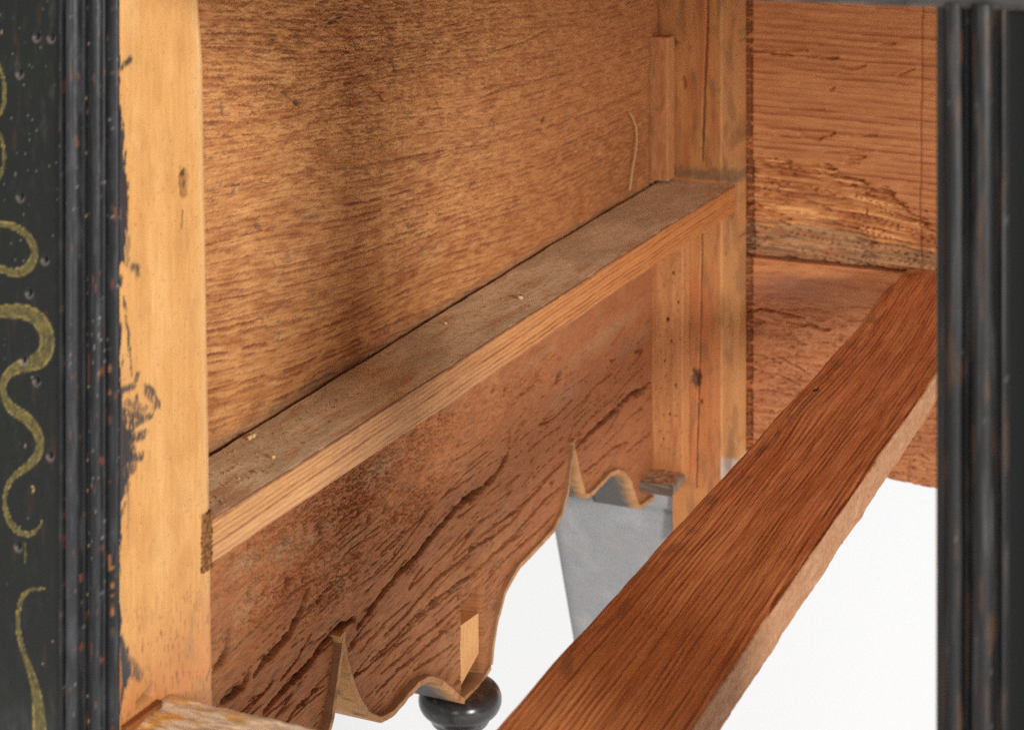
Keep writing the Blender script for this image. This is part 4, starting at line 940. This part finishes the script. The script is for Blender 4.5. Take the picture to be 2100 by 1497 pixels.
    d1, lp = carve(Xf, Zf, [([(1525, 642), (1560, 634), (1600, 642), (1650, 652)], 1.2, 3), ([(1612, 662), (1660, 668), (1700, 678)], 1.4, 3), ([(1530, 680), (1580, 688), (1640, 700)], 0.9, 2), ([(1560, 735), (1600, 735), (1650, 760)], 0.9, 2.5), ([(1530, 728), (1560, 728), (1600, 745)], 0.8, 2), ([(1540, 760), (1590, 768), (1640, 790)], 0.8, 2), ([(1530, 800), (1580, 800), (1620, 810)], 0.8, 2)], plK, 0.7, 1421)
    ck = ss(0.22, 0.36, fbm(Xf / 16, v / 1.6, 3, 1431)) * ss(-252, -275, Zf)
    tear = (1 - ss(0, 0.12, np.abs(fbm(Xf / 20, v / 3.4, 3, 1433)))) * ss(-255, -275, Zf)
    h = 0.15 * fib - d1 + 0.5 * lp - 1.4 * ck - 0.9 * tear + 1.0 * fbm(Xf / 30, Zf / 15, 3, 1435)
    en = ss(xe + 0.5, xe - 0.5, Xf); tooth = ss(0.1, 0.5, np.abs(pn(Xf / 30, Zf / 2.4, 1441)) * 2.2 + 0.5 * pn(Xf / 3, Zf / 1.4, 1442)); h = h - en * (0.1 + 1.0 * tooth)
    C = mix(C, col((170, 92, 50)), 0.6 * en); C = mix(C, col((92, 56, 36)), 0.5 * en * tooth)
    sheet('back_board', np.stack([X, YK - h, Z], -1), C, (0, 12, 0), M_BACK, ROOT, 0.75)['label'] = 'lower back board, reddish and crackled along the grain'
back_boards()

# ------------------------------------------------------------------ case top (closes the case above the opening)
rough_block('case_top', -330, 420, 20, 566, -29, -10, (170, 112, 66), (140, 88, 50), M_PANEL, ROOT, 'X', 40, (8, 4, 4, 4), 0.2, 1501)

# ------------------------------------------------------------------ leg with a square cap and a tapering body
def leg(cx, cy):
    def sq(rows, name, parent, colr, seed):
        rows = np.array(rows, float); m = 16
        ring = []
        for k in range(4):
            a = [(-1, -1), (1, -1), (1, 1), (-1, 1)][k]; b = [(1, -1), (1, 1), (-1, 1), (-1, -1)][k]
            for t in np.linspace(0.015, 0.985, m): ring.append((a[0] + (b[0] - a[0]) * t, a[1] + (b[1] - a[1]) * t))
        ring = np.array(ring)
        P = np.zeros((len(rows), len(ring), 3)); P[..., 0] = cx + rows[:, 0:1] * ring[None, :, 0]; P[..., 1] = cy + rows[:, 0:1] * ring[None, :, 1]; P[..., 2] = rows[:, 1:2]
        Xf = (P[..., 0] + P[..., 1]).astype(np.float32); Zf = P[..., 2].astype(np.float32)
        C = flat(Xf.shape, colr)
        C = mix(C, col((190, 190, 190)), 0.4 * ss(0, 0.5, fbm(Xf / 12, Zf / 18, 3, seed))); C = mix(C, col((150, 150, 152)), 0.35 * ss(0.1, 0.5, fbm(Xf / 5, (Zf + 0.2 * Xf) / 3, 3, seed + 1)))
        C = mix(C, col((196, 170, 148)), 0.6 * ss(0.6, 0.7, fbm(Xf / 5, Zf / 1.5, 2, seed + 2)))
        return tube_loop(name, P, C, M_BLACK, parent, 0.6)
    g = (160, 160, 161)
    rows = [(46, -358), (47, -359.5)] + [(47.2, z) for z in np.linspace(-360, -379, 14)] + [(46.0, -380.0), (44.6, -380.6), (44.6, -381.6)] + [(45.4 - (z + 381) * -0.13, z) for z in np.linspace(-382, -560, 60)] + [(19, -565), (26, -568), (26, -576), (18, -580), (17, -600)]
    L = sq(rows, 'leg', ROOT, g, 1601)
    if cy > 300:
        for (x0, x1) in ((-385, -361.4), (-360.6, -331)):
            rough_block('leg_block', x0, x1, 568, 640, -357.8, -322, (206, 208, 210), (184, 186, 188), M_BLACK, L, 'Z', 30, (12, 12, 12, 12), 0.2, 1611, 0.6)
        def fn(U, A, B, F):
            Uf = U.astype(np.float32); Af = A.astype(np.float32); f = fbm(Uf / 4, Af / 4, 3, 1621)
            C = mix(flat(U.shape, (140, 124, 108)), col((96, 84, 74)), ss(-0.2, 0.4, f))
            T_ = mix(flat(U.shape, (186, 158, 128)), col((140, 114, 90)), ss(-0.2, 0.4, f))
            C = np.where((F == 2)[..., None] & (Uf > 520.5)[..., None], T_, C)
            return 0.5 * f * (F == 2), C, 0.85
        bar('leg_plate', 'Y', np.linspace(519.5, 540.8, 24), rect_profile(-356, -313, -357.8, -352.4, 1.6, (4, 12, 40, 4)), fn, M_DUST, L)
    keys = [(15, -600), (15, -612), (30, -618), (33, -624), (30, -630), (16, -634), (16, -660), (34, -690), (42, -720), (42, -750), (34, -780), (22, -798), (0.5, -800)]
    lathe('foot', cx, cy, smooth_prof(keys, 80), 48, (60, 58, 58), M_BLACK, L, 0.4, seed=3)
leg(-356.0, 604.5)
leg(-334.0, -2.0 + 28)

# ------------------------------------------------------------------ loose bits
def thin_tube(name, pts, r, colr, parent, mat=M_PALE):
    p = np.array(pts, float)
    t = np.linspace(0, len(p) - 1, len(p) * 6)
    q = np.stack([np.interp(t, range(len(p)), p[:, k]) for k in range(3)], -1)
    for _ in range(3): q[1:-1] = (q[:-2] + 2 * q[1:-1] + q[2:]) / 4
    an = np.linspace(0, 2 * math.pi, 5, endpoint=False)
    tg = np.gradient(q, axis=0); tg /= np.linalg.norm(tg, axis=1)[:, None] + 1e-9
    n1 = np.cross(tg, np.array([1.0, 0.2, 0.1])); n1 /= np.linalg.norm(n1, axis=1)[:, None] + 1e-9; n2 = np.cross(tg, n1)
    rr = np.full(len(q), r); rr[0] *= 0.4; rr[-1] *= 0.4
    P = q[:, None] + rr[:, None, None] * (np.cos(an)[None, :, None] * n1[:, None] + np.sin(an)[None, :, None] * n2[:, None])
    return tube_loop(name, P, flat(P.shape[:2], colr), mat, parent, 0.8)
th = [(1283, 230), (1292, 248), (1297, 262), (1298, 285), (1296, 310), (1291, 335), (1287, 362), (1283, 392)]
ty, tz = plP(np.array([a for a, b in th]), np.array([b for a, b in th]))
thr = thin_tube('loose_thread', np.stack([xP(ty) + 2.2, ty, tz], -1), 0.42, (216, 176, 128), None)
thr['label'] = 'pale loose thread clinging to the inner side panel'; thr['category'] = 'thread'

def scatter():
    rs = np.random.RandomState(5)
    V, C, Q = [], [], []
    def lump(c, r, colr):
        o = len(V)
        k = np.array([(-1, -1, -1), (1, -1, -1), (1, 1, -1), (-1, 1, -1), (-1, -1, 1), (1, -1, 1), (1, 1, 1), (-1, 1, 1)], float) * (r * rs.uniform(0.5, 1.1, (8, 3)))
        k[:, 2] = np.maximum(k[:, 2], -r * 0.4)
        for p in k: V.append(c + p); C.append(colr)
        for f in [(0, 3, 2, 1), (4, 5, 6, 7), (0, 1, 5, 4), (1, 2, 6, 5), (2, 3, 7, 6), (3, 0, 4, 7)]: Q.append([o + i for i in f])
    clus = [(520, 950, 40), (650, 850, 60), (470, 970, 30), (1060, 605, 40), (900, 660, 80), (1300, 450, 80), (450, 1020, 18), (700, 830, 30), (600, 900, 60)]
    for n in range(300):
        a, b, sp = clus[rs.randint(len(clus))] if n < 230 else (rs.uniform(450, 1450), 0, 0)
        if n >= 230: b = 1000 - 0.62 * (a - 437) - rs.uniform(0, 70)
        x, y = unZ(a + rs.normal() * sp, b + rs.normal() * sp * 0.5, -199.0)
        if not (-318 < x < -291 and 48 < y < 550): continue
        colr = [(214, 178, 128), (190, 156, 116), (206, 164, 112), (110, 90, 74)][rs.randint(4)]
        lump(np.array([x, y, -197.7 - 2.0 * float(ss(420, 40, y))]), rs.uniform(0.10, 0.30), colr)
    for (a, b, r) in [(1068, 604, 1.1), (520, 878, 0.9), (512, 882, 1.0), (914, 655, 0.7), (560, 920, 0.7)]:
        x, y = unZ(a, b, -196.4); lump(np.array([max(x, -318.5), y, -197.2 - 2.0 * float(ss(420, 40, y))]), r, (216, 180, 130))
    o = raw_mesh('wood_crumbs', np.array(V), np.array(C, np.float32), np.array(Q), [], 10 ** 6, M_PALE, None, 0.85)
    o['kind'] = 'stuff'; o['label'] = 'fine pale wood crumbs and dust lying along the drawer runner'; o['category'] = 'crumbs'
scatter()

def fibres():
    """torn fibres standing off the rough panel and apron: too many to count"""
    for name, n, reg, colrs, par in (('loose_fibres', 650, 'panel', [(198, 136, 74), (170, 104, 56), (214, 158, 96), (110, 70, 42)], ROOT), ('loose_fibres', 220, 'apron', [(190, 122, 72), (150, 86, 52), (206, 150, 98)], ROOT)):
        rs = np.random.RandomState(11 if reg == 'panel' else 12)
        V, C, Q = [], [], []
        for i in range(n):
            if reg == 'panel':
                px, py = (rs.normal(760, 190), rs.normal(130, 90)) if rs.rand() < 0.75 else (rs.uniform(450, 1250), rs.uniform(0, 500))
            else:
                px, py = [(rs.normal(760, 90), rs.normal(990, 40)), (rs.normal(620, 80), rs.normal(1080, 45)), (rs.normal(600, 80), rs.normal(1200, 30)), (rs.normal(880, 40), rs.normal(900, 25))][rs.randint(4)]
                if py < 1130 - 0.67 * (px - 430): continue
            if px < 440 or px > 1300: continue
            y, z = plP(px, py); y = float(y); z = float(z)
            L = rs.uniform(2, 6.5) if reg == 'panel' else rs.uniform(1.5, 4); an = rs.normal(0.05, 0.45) + (math.pi if rs.rand() < 0.5 else 0)
            cur = rs.normal(0, 0.25); r = rs.uniform(0.05, 0.11); x0 = xP(y) + 0.1; lift = rs.uniform(0.3, 1.5)
            cc = colrs[rs.randint(len(colrs))]; k = 5; o = len(V)
            for j in range(k):
                t = j / (k - 1); a = an + cur * t * 2
                cy_ = y + L * t * math.cos(a); cz = z + L * t * math.sin(a); cx = x0 + lift * math.sin(t * 2.2)
                w_ = r * (1 - 0.6 * t)
                for (dx, dz) in ((0, w_), (w_, -w_ * 0.6), (-w_, -w_ * 0.6)): V.append((cx + dx, cy_, cz + dz)); C.append(cc)
            for j in range(k - 1):
                for m in range(3): Q.append([o + j * 3 + m, o + j * 3 + (m + 1) % 3, o + j * 3 + 3 + (m + 1) % 3, o + j * 3 + 3 + m])
        ob = raw_mesh(name, np.array(V), np.array(C, np.float32), np.array(Q), [], 10 ** 6, M_PALE, par, 0.8)
        ob['kind'] = 'stuff'
fibres()
